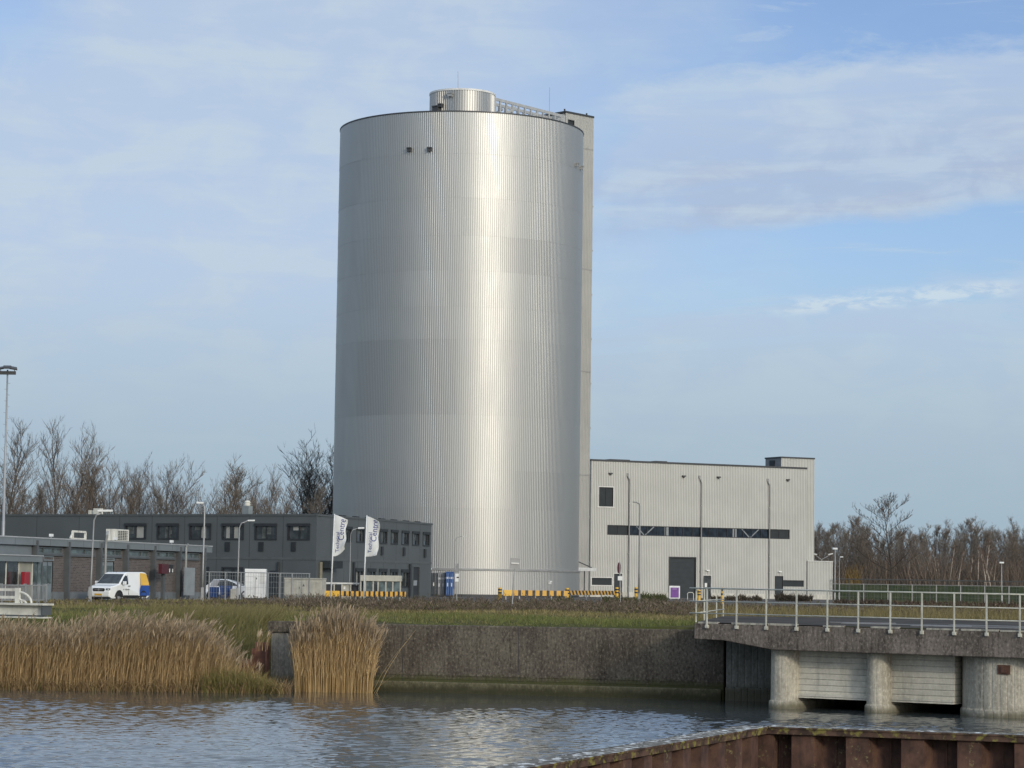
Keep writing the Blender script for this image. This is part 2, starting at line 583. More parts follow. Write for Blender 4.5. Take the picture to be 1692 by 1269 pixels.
def ground_mat():
    m = bpy.data.materials.new('rough_ground'); m.use_nodes = True
    g = NG(m.node_tree)
    tc = g.n('ShaderNodeTexCoord'); ob = tc.outputs['Object']
    sep = g.n('ShaderNodeSeparateXYZ'); g.put(sep.inputs[0], ob)
    n1 = g.noise(ob, .35, 6, .65); n2 = g.noise(ob, 4.0, 5, .65)
    c = g.mix(g.ramp(n1, .35, .65), rgb((.075, .085, .025)), rgb((.11, .095, .05)))
    c = g.mix(g.ramp(n2, .4, .7, 0, .5), c, rgb((.05, .045, .025)))
    far = g.ramp(sep.outputs[1], 318, 324)
    c = g.mix(far, c, g.mix(g.ramp(g.noise(g.mapping(ob, (.5, .15, 1)), 1.0, 6, .7), .35, .65), rgb((.030, .042, .016)), rgb((.06, .066, .028))))
    mud = g.ramp(sep.outputs[2], -1.9, -2.4)
    c = g.mix(mud, c, rgb((.035, .028, .02)))
    b = g.n('ShaderNodeBsdfPrincipled'); g.put(b.inputs['Base Color'], c); b.inputs['Roughness'].default_value = .95
    b.inputs['Specular IOR Level'].default_value = .02
    bp = g.n('ShaderNodeBump'); bp.inputs['Strength'].default_value = .7; bp.inputs['Distance'].default_value = .1
    g.put(bp.inputs['Height'], n2); g.put(b.inputs['Normal'], bp.outputs[0])
    o = g.n('ShaderNodeOutputMaterial'); g.put(o.inputs[0], b.outputs[0])
    return m


def stripe_mat(name, period, c1, c2, skew=0.0, split=.5, x0=-1e9):
    """painted warning stripes along local x (skew leans them with height)"""
    m = bpy.data.materials.new(name); m.use_nodes = True
    g = NG(m.node_tree)
    tc = g.n('ShaderNodeTexCoord'); sep = g.n('ShaderNodeSeparateXYZ'); g.put(sep.inputs[0], tc.outputs['Object'])
    t = g.math('ADD', sep.outputs[0], g.math('MULTIPLY', sep.outputs[2], skew))
    f = g.math('FRACT', g.math('DIVIDE', t, period))
    k = g.math('LESS_THAN', f, split)
    k = g.math('MULTIPLY', k, g.math('GREATER_THAN', sep.outputs[0], x0))
    n = g.noise(tc.outputs['Object'], 3.0, 5, .6)
    c = g.mix(k, rgb(c1), rgb(c2))
    c = g.mix(g.ramp(n, .5, .8, 0, .25), c, rgb((.2, .17, .12)))
    b = g.n('ShaderNodeBsdfPrincipled'); g.put(b.inputs['Base Color'], c); b.inputs['Roughness'].default_value = .5
    o = g.n('ShaderNodeOutputMaterial'); g.put(o.inputs[0], b.outputs[0])
    return m


def glass_mat(name, base=(.012, .014, .016), rough=.06, spec=.5):
    m = bpy.data.materials.new(name); m.use_nodes = True
    g = NG(m.node_tree)
    tc = g.n('ShaderNodeTexCoord')
    n = g.noise(tc.outputs['Object'], 1.3, 4, .6)
    c = g.mix(g.ramp(n, .35, .7), rgb(base), rgb(tuple(x * 2.6 + .01 for x in base)))
    b = g.n('ShaderNodeBsdfPrincipled'); g.put(b.inputs['Base Color'], c)
    b.inputs['Roughness'].default_value = rough
    b.inputs['IOR'].default_value = 1.5; b.inputs['Specular IOR Level'].default_value = spec
    bp = g.n('ShaderNodeBump'); bp.inputs['Strength'].default_value = .08; bp.inputs['Distance'].default_value = .02
    g.put(bp.inputs['Height'], g.noise(tc.outputs['Object'], .8, 2, .5)); g.put(b.inputs['Normal'], bp.outputs[0])
    o = g.n('ShaderNodeOutputMaterial'); g.put(o.inputs[0], b.outputs[0])
    return m


M_SILO = silo_mat()
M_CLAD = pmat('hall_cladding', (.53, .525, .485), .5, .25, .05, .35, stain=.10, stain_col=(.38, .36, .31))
M_CLADV = pmat('hall_cladding_groove_shade', (.33, .325, .30), .6, .2, .05, .35)  # darker copy of the cladding: painted shade for the rib valleys
M_TOWERV = pmat('tower_cladding_groove_shade', (.33, .32, .29), .6, .2, .05, .35)  # tower cladding darkened likewise, shade painted into its valleys
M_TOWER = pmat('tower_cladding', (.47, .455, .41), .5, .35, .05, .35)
M_DTRIM = pmat('dark_trim', (.035, .037, .04), .5)
M_LTRIM = pmat('light_trim', (.62, .61, .57), .5)
M_TRUSS = pmat('truss_grey', (.40, .40, .385), .5, .2)
M_ANTH = pmat('anthracite_panel', (.080, .090, .089), .55, .0, .08, .3)
M_ANTH2 = pmat('anthracite_frame', (.022, .024, .026), .5)
M_ANTHDOOR = pmat('anthracite_door', (.034, .040, .044), .55, spec=.25)
M_LOUV = pmat('grey_louvre', (.032, .037, .040), .6, spec=.2)
M_PLINTH = pmat('pale_plinth', (.52, .50, .44), .85, stain=.4, stain_col=(.22, .2, .16))
M_PIPE = pmat('grey_pipe', (.24, .24, .235), .5, .2)
M_GALV = pmat('galvanised_steel', (.36, .36, .35), .5, .5, .1)
M_RAIL = pmat('rail_paint', (.50, .49, .41), .55, .0, .15, 3.0, stain=.5, stain_col=(.30, .24, .15))
M_WHITE = pmat('white_paint', (.74, .74, .71), .4, coat=.0, var=.05)
M_AGED = pmat('aged_white_steel', (.62, .60, .52), .6, .0, .12, 2.0, stain=.6, stain_col=(.25, .22, .17))
M_FASCIA = pmat('grey_blue_fascia', (.165, .185, .195), .55, .0, .08, .8)
M_PILAS = pmat('dark_grey_pilaster', (.085, .092, .095), .55)
M_DOORBLUE = pmat('grey_blue_door', (.20, .235, .25), .5)
M_BEIGE = pmat('beige_cabinet', (.44, .42, .35), .6, stain=.3, stain_col=(.24, .21, .16))
M_BEIGE2 = pmat('beige_cabinet_plain', (.40, .38, .32), .6)
M_BLACK = pmat('black_rubber', (.02, .02, .02), .6)
M_YELLOW = pmat('yellow_paint', (.68, .40, .05), .45, var=.08)
M_BLUEBIN = pmat('blue_plastic', (.012, .045, .16), .45)
M_BLUEC = pmat('blue_container', (.025, .075, .22), .5)
M_GREYC = pmat('grey_container', (.20, .21, .21), .55)
M_RED = pmat('dark_red_paint', (.075, .012, .018), .5)
M_RED2 = pmat('red_plastic', (.28, .02, .03), .5)
M_PURPLE = pmat('purple_panel', (.17, .06, .26), .5)
M_CONC_GREY = pmat('plain_concrete', (.26, .25, .22), .85, bump=.3)
M_PANEL = pmat('grey_board', (.24, .26, .27), .5)
M_GLASS = glass_mat('dark_glass', (.018, .021, .022))
M_GLASSB = glass_mat('blue_glass', (.004, .009, .016), .1, .22)
M_GLASSG = glass_mat('grey_green_glass', (.05, .065, .065), .1)
M_BRICK = brick_mat()
M_RUST = rust_mat()
M_CAP = cap_mat()
M_WATER = water_mat()
M_GROUND = ground_mat()
M_WALL = concrete_mat('quay_concrete', (.150, .130, .100), (.085, .070, .056), z_moss=-1.95, streak=.75, speck=.6)
M_WALL2 = concrete_mat('grooved_concrete', (.30, .285, .245), (.20, .19, .16), z_moss=-2.05, moss=(.10, .095, .06), groove=1.2, groove_scale=9.0, streak=.35, speck=.3)
M_DECK = concrete_mat('deck_concrete', (.22, .185, .155), (.115, .098, .082), streak=.95, speck=.55)
M_PIER = concrete_mat('pier_concrete', (.52, .48, .385), (.36, .325, .255), z_moss=-2.32, moss=(.12, .11, .07), groove=.6, groove_scale=8.0, streak=.5, speck=.3)
M_BOARD = concrete_mat('board_marked_concrete', (.62, .58, .48), (.46, .43, .35), groove=1.0, groove_scale=11.0, streak=.75, speck=.15, horiz=1.0, fine=.1)
M_ASPH = pmat('wet_asphalt', (.075, .068, .060), .9, var=.3, vscale=.5, bump=.2, spec=.03)
M_YARD = pmat('yard_asphalt', (.11, .10, .09), .9, var=.25, vscale=.4, spec=.1)

# ================================================================== terrain, water
WATER_Z = -2.4


def quay_line(px, D):
    return Vector((X(px, D, -1.0), D))


QA = quay_line(449, 90.6)          # left end of the quay wall (front face)
QB = quay_line(1196, 86.0)         # joint below the deck
qd = (QB - QA).normalized()
qn = Vector((qd.y, -qd.x))
QC = QB + qd * 6.0                 # runs on under the deck


def bank_z(x, y):
    """height of the land"""
    z = .10 * math.sin(x * .31 + y * .12) * math.sin(y * .23 - x * .05) + .05 * math.sin(x * .9) * math.sin(y * .7)
    if y > 150:
        z *= max(0.0, 1 - (y - 150) / 15)
    t = min(max((y - 86.2) / 11.5, 0), 1)
    left = -3.0 + (3.0 - .25) * (t ** .75)
    if x < QA.x - .2 + .30 * max(0.0, min(y, 106) - QA.y):
        w = min(max((y - 98) / 12, 0), 1)
        z = left * (1 - w) + (z * w) if y < 110 else z
        if y < 98:
            z = left + z * .3
    # meadow dike in the east, in front of the wood
    if x > 28:
        e = min((x - 28) / 8, 1)
        k = min(max((y - 322) / 26, 0), 1)
        z += e * 2.0 * (k * k * (3 - 2 * k))
    return z


def ground():
    mb = MB()
    # west bank patch + everything behind, as one grid whose front edge follows bank / quay wall
    xs = [-900, -400, -200, -120] + [-80 + 2.0 * i for i in range(31)] + [-18 + 1.0 * i for i in range(9)]
    xs = [x for x in xs if x < QA.x - .3] + [QA.x - .02]
    xr = [QA.x + .9 * i for i in range(40)] + [QA.x + 37 + 4 * i for i in range(18)] + [130, 200, 400, 900]
    ys_l = [84.0 + .9 * i for i in range(32)]
    far = [116, 122, 130, 140, 150, 165, 180, 200, 230, 260, 300, 318, 322, 326, 330, 334, 338, 342, 346, 350, 370, 420, 600, 1000, 2000, 6000]

    def front(x):
        s = QA + qd * ((x - QA.x) / qd.x)
        return s.y + .45 if x < 9 else (s.y + .45 if x < 12 else 108 + .05 * (x - 12))
    L = len(ys_l) + len(far)
    cols = []
    for x in xs:
        if x > QA.x - .1:       # last column follows the end wall, which runs back and to the right
            cols.append([(QA.x - .02 + .30 * max(0.0, min(y, 106) - QA.y), y, bank_z(QA.x - .5, y) if y < 110 else bank_z(x, y)) for y in ys_l + far])
            continue
        cols.append([(x, y, bank_z(x, y)) for y in ys_l + far])
    for x in xr:
        f = front(x)
        col = []
        for k in range(len(ys_l)):
            y = f + (112.3 - f) * k / (len(ys_l) - 1)
            if k:
                y = f + .03 + (112.3 - f - .03) * (k - 1) / (len(ys_l) - 2)
            zz = bank_z(max(x, QA.x + 8), y)
            zz = min(zz, .02) if y < f + 1.2 else zz
            if k == 0: zz = -1.2
            xx = max(x, QA.x + .30 * (min(y, 106) - QA.y)) if x < QA.x + 6 else x
            col.append((xx, y, zz))
        col += [(x, y, bank_z(x, y)) for y in far]
        cols.append(col)
    for c in cols:
        mb.v += c
    seam = len(xs) - 1
    for i in range(len(cols) - 1):
        for j in range(L - 1):
            if i == seam and j < len(ys_l) - 1:
                continue
            a = i * L + j
            mb.f.append((a, a + L, a + L + 1, a + 1)); mb.m.append(0)
    o = mb.build('ground', M_GROUND, smooth=True)
    tag(o, kind='structure')
    return o


ground()
def water():
    """real ripples over the stretch of water in view, flat water beyond"""
    rg = np.random.default_rng(3)
    xs = np.concatenate([[-900, -60], np.arange(-23, 19, .065), [60, 900]])
    ys = np.concatenate([[18, 36], np.arange(45, 89.2, .038), [100, 112]])
    Xg, Yg = np.meshgrid(xs, ys)
    h = np.zeros_like(Xg)
    gust = np.zeros_like(Xg)
    for k in range(7):
        a = rg.uniform(0, 6.28); f = rg.uniform(.12, .5)
        gust += np.sin((Xg * math.cos(a) * .6 + Yg * math.sin(a)) * f + rg.uniform(0, 6.28))
    gust = np.clip(1.0 + gust * .16, .45, 1.6)
    n = 46
    for k in range(n):
        lam = .17 * (.85 / .17) ** (k / (n - 1))
        th = R(90) + rg.normal(R(8), R(34))
        kk = 2 * math.pi / lam
        amp = SLOPE * lam / (2 * math.pi) * math.sqrt(2.0 / n)
        ph = kk * (Xg * math.cos(th) + Yg * math.sin(th)) + rg.uniform(0, 6.28)
        h += amp * (np.sin(ph) + .25 * np.sin(2 * ph + 1.2))
    shore = np.where(Xg < -4.0, 87.2, 87.2 - (Xg + 4.0) * .42)
    sh = np.clip((shore + 1.4 * np.sin(Xg * .7) - Yg - 1.5) / 8.0, .10, 1.0)
    h *= gust * sh
    inside = (Xg > -24) & (Xg < 20) & (Yg > 44) & (Yg < 90)
    h = np.where(inside, h, 0)
    V = np.stack([Xg, Yg, WATER_Z + h], -1).reshape(-1, 3).astype(np.float32)
    nx, ny = len(xs), len(ys)
    i = (np.arange(ny - 1)[:, None] * nx + np.arange(nx - 1)[None]).reshape(-1)
    F = np.stack([i, i + 1, i + nx + 1, i + nx], 1).astype(np.int32)
    me = bpy.data.meshes.new('water')
    me.vertices.add(len(V)); me.vertices.foreach_set('co', V.ravel())
    me.loops.add(F.size); me.loops.foreach_set('vertex_index', F.ravel())
    me.polygons.add(len(F)); me.polygons.foreach_set('loop_start', np.arange(0, F.size, 4, dtype=np.int32))
    me.polygons.foreach_set('use_smooth', np.ones(len(F), dtype=bool))
    me.materials.append(M_WATER); me.update(calc_edges=True)
    o = bpy.data.objects.new('water', me); COL.objects.link(o)
    tag(o, kind='structure')


SLOPE = .090
water()
mb = MB()
mb.quad((-900, 18, -4.2), (900, 18, -4.2), (900, 112, -4.2), (-900, 112, -4.2))
tag(mb.build('ground', M_GROUND), kind='structure')
# near bank the photographer stands on
mb = MB().box(-900, 900, -60, 18.2, -4.4, -.25)
tag(mb.build('ground', M_GROUND), kind='structure')

# yard paving in front of and between the buildings
mb = MB()
mb.poly([(-42, 187, .012), (-12, 176, .012), (40, 205, .012), (40, 318, .012), (-60, 300, .012)])
tag(mb.build('pavement', M_YARD), kind='structure')

# ================================================================== quay wall
def frame2(o, d, rz=None):
    return (o.x, o.y, 0), math.atan2(d.y, d.x)


ql = (QB - QA).length
loc, rz = frame2(QA, qd)
qw = thing('quay_wall', 'long dark weathered concrete quay wall with mossy ledge at the water', 'quay wall', loc, rz)
mb = MB()
mb.box(3.0, ql, 0, .55, -4.0, -.06)
mb.build('wall_face', M_WALL, qw, bevel=.03)
mb = MB(); mb.box(0, 2.98, -.03, .6, -4.0, -.42); mb.box(-.02, .0, .0, 24, -4, -.10)
mb.build('end_panel', M_WALL2, qw)
mb = MB(); mb.box(-.12, 3.0, -.12, .7, -.41, -.03)
mb.build('coping', M_WALL, qw, bevel=.02)
mb = MB(); mb.box(3.0, ql - .05, -.18, 0.02, -4.0, -2.02)
mb.build('ledge', concrete_mat('mossy_concrete', (.17, .15, .095), (.10, .092, .055), z_moss=-2.25, moss=(.04, .04, .022), streak=.5, speck=.4), qw, bevel=.04)
mb = MB(); mb.box(3.0, ql, -.025, .01, -1.80, -1.74); mb.box(3.0, ql, -.02, .01, -1.93, -1.89)
mb.build('pour_line', M_WALL, qw)
for q in (4.9, 9.1):
    MB().box(q, q + .02, -.004, .01, -2.0, -.08).build('joint', M_DTRIM, qw)
# length under the deck, lighter grooved concrete beyond the joint
loc, rz = frame2(QB + qd * .08, qd)
uw = thing('abutment_wall', 'paler grooved concrete wall under the left end of the deck, past a dark joint', 'wall', loc, rz)
MB().box(0, 7, .02, .6, -4.0, .0).build('wall_face', M_WALL2, uw)
MB().box(0, 7, -.12, .02, -4.0, -1.95).build('ledge', M_WALL2, uw, bevel=.03)

# rusty sheet pile stub left of the quay wall
so = QA - qd * 1.05 + qn * .3
st = thing('sheet_pile_stub', 'short stub of rusty brown sheet piling at the end of the quay wall', 'sheet piling', (so.x, so.y, 0), rz)
mb = MB()
mb.box(0.45, 1.0, .2, .26, -3.6, -.78); mb.box(.0, .45, -.05, .01, -3.4, -1.38); mb.box(.43, .47, -.05, .26, -3.5, -1.0)
mb.box(.95, 1.02, -.05, .26, -3.6, -.9)
mb.build('pile', pmat('brown_rust', (.16, .075, .05), .8, var=.4, vscale=2.5, stain=.5, stain_col=(.05, .03, .025)), st)

# ================================================================== concrete deck with piers
DZ = .26
DA = Vector((X(1147, 82.0, DZ), 82.0)); DB0 = Vector((X(1692, 76.2, DZ), 76.2))
dd = (DB0 - DA).normalized(); dn = Vector((dd.y, -dd.x))
DLEN = (DB0 - DA).length + 9
DK = Fac(DA, DA + dd * DLEN)
deck = thing('concrete_deck', 'weathered concrete deck on round-nosed piers at the water, with a wet dark top', 'deck', (DA.x, DA.y, 0), DK.rz)
deck.rotation_euler[1] = .0045
# fascia outline in local x/z: bottom is level, then haunches down
u0 = 0.0; u1 = DK.uv(1196, 1058)[0]; u2 = DK.uv(1276, 1072)[0]
zb0 = DK.uv(1160, 1056)[1]; zb1 = DK.uv(1276, 1073)[1]
mb = MB()
outl = [(0, zb0), (u1, zb0 - .02), (u2, zb1), (DLEN, zb1 - .02), (DLEN, DZ - .03), (0, DZ - .03)]
n = len(outl); i0 = len(mb.v)
for yy in (0, .9):
    mb.v += [(p[0], yy, p[1]) for p in outl]
mb.f.append(tuple(range(n))); mb.m.append(0)
mb.f.append(tuple(reversed(range(n, 2 * n)))); mb.m.append(0)
for k in range(n):
    j = (k + 1) % n
    mb.f.append((k, k + n, j + n, j)); mb.m.append(0)
mb.build('edge_beam', M_DECK, deck, bevel=.025)
# left cheek going back
DL_end = Vector((X(1196, 98.5, DZ), 98.5))
cl = DL_end - DA
ca = Vector((cl.dot(dd), -cl.dot(dn)))      # local coordinates of the back-left corner
mb = MB()
e = ca.normalized(); pnx = Vector((-e.y, e.x))
mb.prism([(.02, .91), (.02 + e.x * .1, .91), (ca.x + .5, ca.y), (ca.x, ca.y)], zb0 + .02, DZ - .04)
mb.build('cheek', M_DECK, deck)
# wet top
mb = MB()
back = Vector((60, 112)) - DA
bk = (back.dot(dd), -back.dot(dn))
mb.poly([(.02, .02, DZ), (DLEN, .02, DZ), (DLEN + 25, 30, DZ), (bk[0], bk[1], DZ), (ca.x, ca.y, DZ)])
mb.poly([(.02, .02, DZ - .5), (ca.x, ca.y, DZ - .5), (bk[0], bk[1], DZ - .5), (DLEN + 25, 30, DZ - .5), (DLEN, .02, DZ - .5)])
mb.build('deck_top', M_ASPH, deck)
# pale worn strips along the edge and patches of old planks / kerb pieces on top
x = .15
rr = random.Random(3)
M_STRIP = pmat('worn_pale_strip', (.40, .37, .30), .8, var=.25, vscale=4, stain=.6)
while x < DLEN - 1:
    l = rr.uniform(.5, 1.3)
    MB().box(x, x + l, .01 - .02, .13, DZ - .035, DZ + rr.uniform(.012, .03)).build('edge_strip', M_STRIP, deck)
    x += l + rr.choice((.06, .1, .5, .9))
mb = MB()
for (cx_, cy_, a, l, w) in ((5.2, 5, .3, 4.2, .5), (8.6, 4.0, .25, 5.2, .6), (8.0, 7.0, .1, 4.0, .5), (11.5, 4.2, .2, 3.0, .35), (13.5, 3.0, -.1, 2.4, .4), (3.0, 6.5, .5, 2.2, .3), (12.5, 7.0, .3, 4, .4)):
    ddx, ddy = math.cos(a), math.sin(a)
    q = [(cx_ - ddx * l / 2 + ddy * w / 2, cy_ - ddy * l / 2 - ddx * w / 2), (cx_ + ddx * l / 2 + ddy * w / 2, cy_ + ddy * l / 2 - ddx * w / 2),
         (cx_ + ddx * l / 2 - ddy * w / 2, cy_ + ddy * l / 2 + ddx * w / 2), (cx_ - ddx * l / 2 - ddy * w / 2, cy_ - ddy * l / 2 + ddx * w / 2)]
    mb.prism(q, DZ + .004, DZ + .03)
mb.build('hatch_cover', pmat('wet_steel_plate', (.16, .16, .16), .5, .0, .25), deck)


def pier(pxl, pxr, r=None):
    """round-nosed pier just behind the deck edge; its width is read from the photograph"""
    pxm = (pxl + pxr) / 2
    um = DK.uv(pxm, 1120, -.7)[0]
    Dm = (DA + dd * um - dn * .7).y
    r0 = (pxr - pxl) / 2 / FPX * Dm
    if r is None:
        r = r0; cu = um
    else:
        cu = DK.uv(pxl, 1120, -(.3 + r))[0] + r * 1.1
    cy = .30 + r
    loc = [(cu + r * math.cos(a), cy - r * math.sin(a)) for a in [math.pi * k / 20 for k in range(21)]] + [(cu - r, cy + 5), (cu + r, cy + 5)]
    loc.reverse()
    m = MB()

    def rg(s, z):
        return [(cu + (q[0] - cu) * (1 + s / r), cy + (q[1] - cy) * (1 + s / r if q[1] < cy + .01 else 1), z) for q in loc]
    rings = [rg(.06, -4.0), rg(.06, -2.24), rg(.05, -2.17), rg(.0, -2.12), rg(.0, zb1 + .25)]
    n = len(loc)
    for q in rings:
        m.v += q
    for k in range(len(rings) - 1):
        for j in range(n):
            j2 = (j + 1) % n
            m.f.append((k * n + j, k * n + j2, (k + 1) * n + j2, (k + 1) * n + j)); m.m.append(0)
    m.build('pier', M_PIER, deck)
    return cu, r, cy


c1, r1, y1 = pier(1273, 1320)
c2, r2, y2 = pier(1433.5, 1472)
c3, r3, y3 = pier(1588, 1700, 1.6)
# board-marked beams between the piers, with dark opening and water below
for (a_, b_, q, px_, py_) in ((c1 + r1 * .8, c2 - r2 * .8, y1 + .05, 1380, 1154), (c2 + r2 * .8, c3 - r3 * .97, y1 + .1, 1530, 1160)):
    zlo = DK.uv(px_, py_, -q)[1]
    m = MB(); m.box(a_, b_, q, q + .6, zlo, zb1 + .25)
    m.box(a_ + .02, b_ - .02, q - .06, q, zlo, zlo + .14)
    m.build('wall_panel', M_BOARD, deck)
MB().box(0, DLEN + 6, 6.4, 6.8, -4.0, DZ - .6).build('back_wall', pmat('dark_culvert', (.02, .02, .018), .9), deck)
# old fixing plate and cast bracket on the right pier / edge
m = MB(); lx, zm = DK.uv(1659, 1104, -.32)
ly = y3 - math.sqrt(max(r3 * r3 - (lx - c3) ** 2, .01))
m.box(lx - .19, lx + .19, ly - .04, ly + .5, zm - .14, zm + .14); m.box(lx - .07, lx + .09, ly - .08, ly - .04, zm - .09, zm + .09)
m.build('iron_plate', M_RUST, deck)

# ------------------------------------------------------------------ guard rails
def rail_run(parent, pts, h, post_ts, foot=True, rail_z=(1.0, .55, .12)):
    """pts: start/end in local coordinates"""
    a = Vector(pts[0]); b = Vector(pts[1]); L = (b - a).length; d = (b - a) / L
    for k, z in enumerate(rail_z):
        m = MB()
        m.tube([a + Vector((0, 0, h * z)), b + Vector((0, 0, h * z))], .023 if k == 0 else .018, 8)
        m.build('rail', M_RAIL, parent, smooth=True)
    for t in post_ts:
        p = a + d * t
        m = MB()
        m.bar(p + Vector((0, 0, -.14 if foot else 0)), p + Vector((0, 0, h * rail_z[0])), .043, .043)
        o = m.build('post', M_RAIL, parent)
        if foot:
            f = MB()
            f.box(p.x - .055, p.x + .055, p.y - .02, p.y + .09, p.z - .18, p.z - .07)
            f.tube([(p.x, p.y - .05, p.z - .13), (p.x, p.y + .02, p.z - .13)], .045, 10)
            f.build('foot', M_RAIL, o)


posts_px = [1168, 1217, 1266, 1316, 1367, 1418, 1471, 1523, 1576.5, 1630, 1685]
us = [DK.uv(p, 1000, .05)[0] for p in posts_px]
us += [us[-1] + (us[-1] - us[-2]) * k for k in (1, 2, 3)]
gr = thing('guard_rail', 'long cream-white three-bar guard rail along the water edge of the concrete deck', 'guard rail', (DA.x, DA.y, DZ), DK.rz)
gr.rotation_euler[1] = .0045
rail_run(gr, ((-.15, -.05, 0), (us[-1] + 1, -.05, 0)), 1.09, [u + .15 for u in us], True, (1.0, .62, .27))
sr = thing('guard_rail', 'short cream-white guard rail running back along the left end of the deck', 'guard rail', (DA.x, DA.y, DZ), math.atan2(cl.y, cl.x))
sl = cl.length
rail_run(sr, ((-.05, -.06, 0), (sl * .95, -.06, 0)), 1.09, [.1, sl * .25, sl * .66, sl * .92], False, (1.0, .62, .27))

# ================================================================== foreground sheet pile corner
SA = Vector((X(1266, 50, -1.3), 50.0))
SZ = -1.3
pl_ = P(836, 1270, 37.2); SL = Vector((pl_.x, pl_.y))
SR = Vector((X(1692, 48.2, SZ), 48.2))


def pile_wing(o, end, extra, flip, label, name='sheet_pile_wall'):
    d = (end - o); L = d.length + extra; d.normalize()
    t = thing(name, label, 'sheet piling', (o.x, o.y, 0), math.atan2(d.y, d.x))
    s = 1 if flip else -1       # side on which the pans swing (towards the viewer)
    pitch = 1.08; dep = .38
    mb = MB(); prof = []
    x = 0.0
    while x < L:
        prof += [(x, 0), (x + .40, 0), (x + .50, dep), (x + .94, dep), (x + 1.04, 0)]
        x += pitch
    for k in range(len(prof) - 1):
        (xa, ya), (xb, yb) = prof[k], prof[k + 1]
        # thick plate: front and back sheets
        for off in (0, .02):
            mb.quad((xa, s * (ya - .42) + off, -4.2), (xb, s * (yb - .42) + off, -4.2), (xb, s * (yb - .42) + off, SZ - .10), (xa, s * (ya - .42) + off, SZ - .10))
    if not flip:
        mb.box(-.46, .12, .02, .14, -4.2, SZ - .1); mb.box(-.5, -.40, .0, .45, -4.2, SZ - .1); mb.box(-.15, .14, .05, .5, -4.2, SZ - .1)
    mb.build('pile', M_RUST, t)
    # interlock ribs
    mb = MB(); x = 0
    while x < L:
        for xx in (x + .38, x + .20):
            mb.box(xx, xx + .035, s * -.42 - .03, s * -.42 + .03, -4.2, SZ - .12)
        x += pitch
    mb.build('interlock', M_RUST, t)
    mb = MB(); y0, y1 = sorted((s * -.50, s * .06))
    mb.box(-.06, L, y0, y1, SZ - .035, SZ)
    mb.build('capping', M_CAP, t)
    mb = MB()
    mb.box(.0, L, s * -.44 - .02, s * -.44 + .02, SZ - .14, SZ - .035)
    mb.box(.0, L, s * .02 - .02, s * .02 + .02, SZ - .14, SZ - .035)
    mb.build('capping_edge', M_CAP, t)
    return t


pile_wing(SA, SL, 14, True, 'rusty sheet pile wall running towards the viewer, with pale droppings on its capping')
pile_wing(SA, SR, 9, False, 'rusty sheet pile wall at bottom right with yellow lichen on its capping edge')

# ================================================================== silo
SD = 285.0
zc = Z(757, 600, SD)
xl = X(550, 284.3, Z(550, 840, 284.3)); xr_ = X(957, 284.3, Z(957, 840, 284.3))
SX = (xl + xr_) / 2
SRAD = (xr_ - xl) / 2 * 1.0012
ZTOP = Z(762, 219.5, 284.3)
silo = thing('silo', 'tall silver corrugated silo tower with a small round drum on its roof', 'silo', (SX, SD, 0))


def corr_cyl(r, nrib, rows, depth, tint_rows=None, a0=0.0, a1=2 * math.pi, name='wall', mat=None, parent=None, seed=1, patch=.05, patches=()):
    rg = random.Random(seed)
    prof = [(0.0, 0), (.30, 0), (.42, 1), (.88, 1)]
    ang = []; rad = []
    for k in range(nrib):
        for (t, hgt) in prof:
            ang.append(a0 + (a1 - a0) * (k + t) / nrib); rad.append(r - depth + depth * hgt)
    n = len(ang)
    V = []; Fc = []; cols = []
    nsec = max(8, nrib // 4)
    for ri in range(len(rows) - 1):
        b = len(V)
        base_t = rg.uniform(1 - patch, 1 + patch)
        big = [rg.uniform(1 - patch * .8, 1 + patch * .8) for _ in range(14)]
        sec = [rg.uniform(1 - patch * .5, 1 + patch * .5) for _ in range(nsec)]
        for (zz, fl) in ((rows[ri], .014), (rows[ri + 1], 0.0)):
            for q in range(n):
                V.append(((rad[q] + fl) * math.cos(ang[q]), (rad[q] + fl) * math.sin(ang[q]), zz))
        for q in range(n):
            j = (q + 1) % n
            Fc.append((b + q, b + j, b + n + j, b + n + q))
            t = base_t * big[int(q / n * 14)] * sec[int(q / n * nsec)]
            if q % 4 == 0: t *= .66           # rib grooves and one flank darkened: shade put into the sheet colour
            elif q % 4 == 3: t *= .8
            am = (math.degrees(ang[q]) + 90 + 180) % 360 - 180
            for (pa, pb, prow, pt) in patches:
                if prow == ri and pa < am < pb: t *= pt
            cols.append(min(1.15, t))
    me = bpy.data.meshes.new(name)
    me.from_pydata(V, [], Fc)
    at = me.attributes.new('Col', 'FLOAT_COLOR', 'FACE')
    arr = np.ones((len(Fc), 4), dtype=np.float32)
    arr[:, :3] = np.array(cols, dtype=np.float32)[:, None]
    at.data.foreach_set('color', arr.ravel())
    me.materials.append(mat); me.update()
    o = bpy.data.objects.new(name, me); COL.objects.link(o); o.parent = parent
    return o


NRIB = 362
rows = [2.95, 9.4, 13.5, 19.4, 27.5, 31.0, 34.9, 38.7, 42.8, 47.6, ZTOP]
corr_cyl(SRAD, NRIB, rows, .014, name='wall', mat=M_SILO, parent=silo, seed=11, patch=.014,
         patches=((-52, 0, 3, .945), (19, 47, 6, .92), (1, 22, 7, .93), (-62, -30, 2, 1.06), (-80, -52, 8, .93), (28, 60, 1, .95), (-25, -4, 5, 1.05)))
corr_cyl(SRAD + .12, NRIB, [0.25, 2.80], .014, name='skirt', mat=M_SILO, parent=silo, seed=5, patch=.03)
mb = MB(); mb.lathe([(SRAD - .2, 2.78), (SRAD + .22, 2.78), (SRAD + .24, 2.97), (SRAD + .02, 3.0)], 180, close=False)
mb.build('gutter', pmat('gutter_grey', (.33, .33, .32), .5, .4), silo, smooth=False)
mb = MB(); mb.lathe([(SRAD + .10, 0), (SRAD + .10, .27)], 120, close=True)
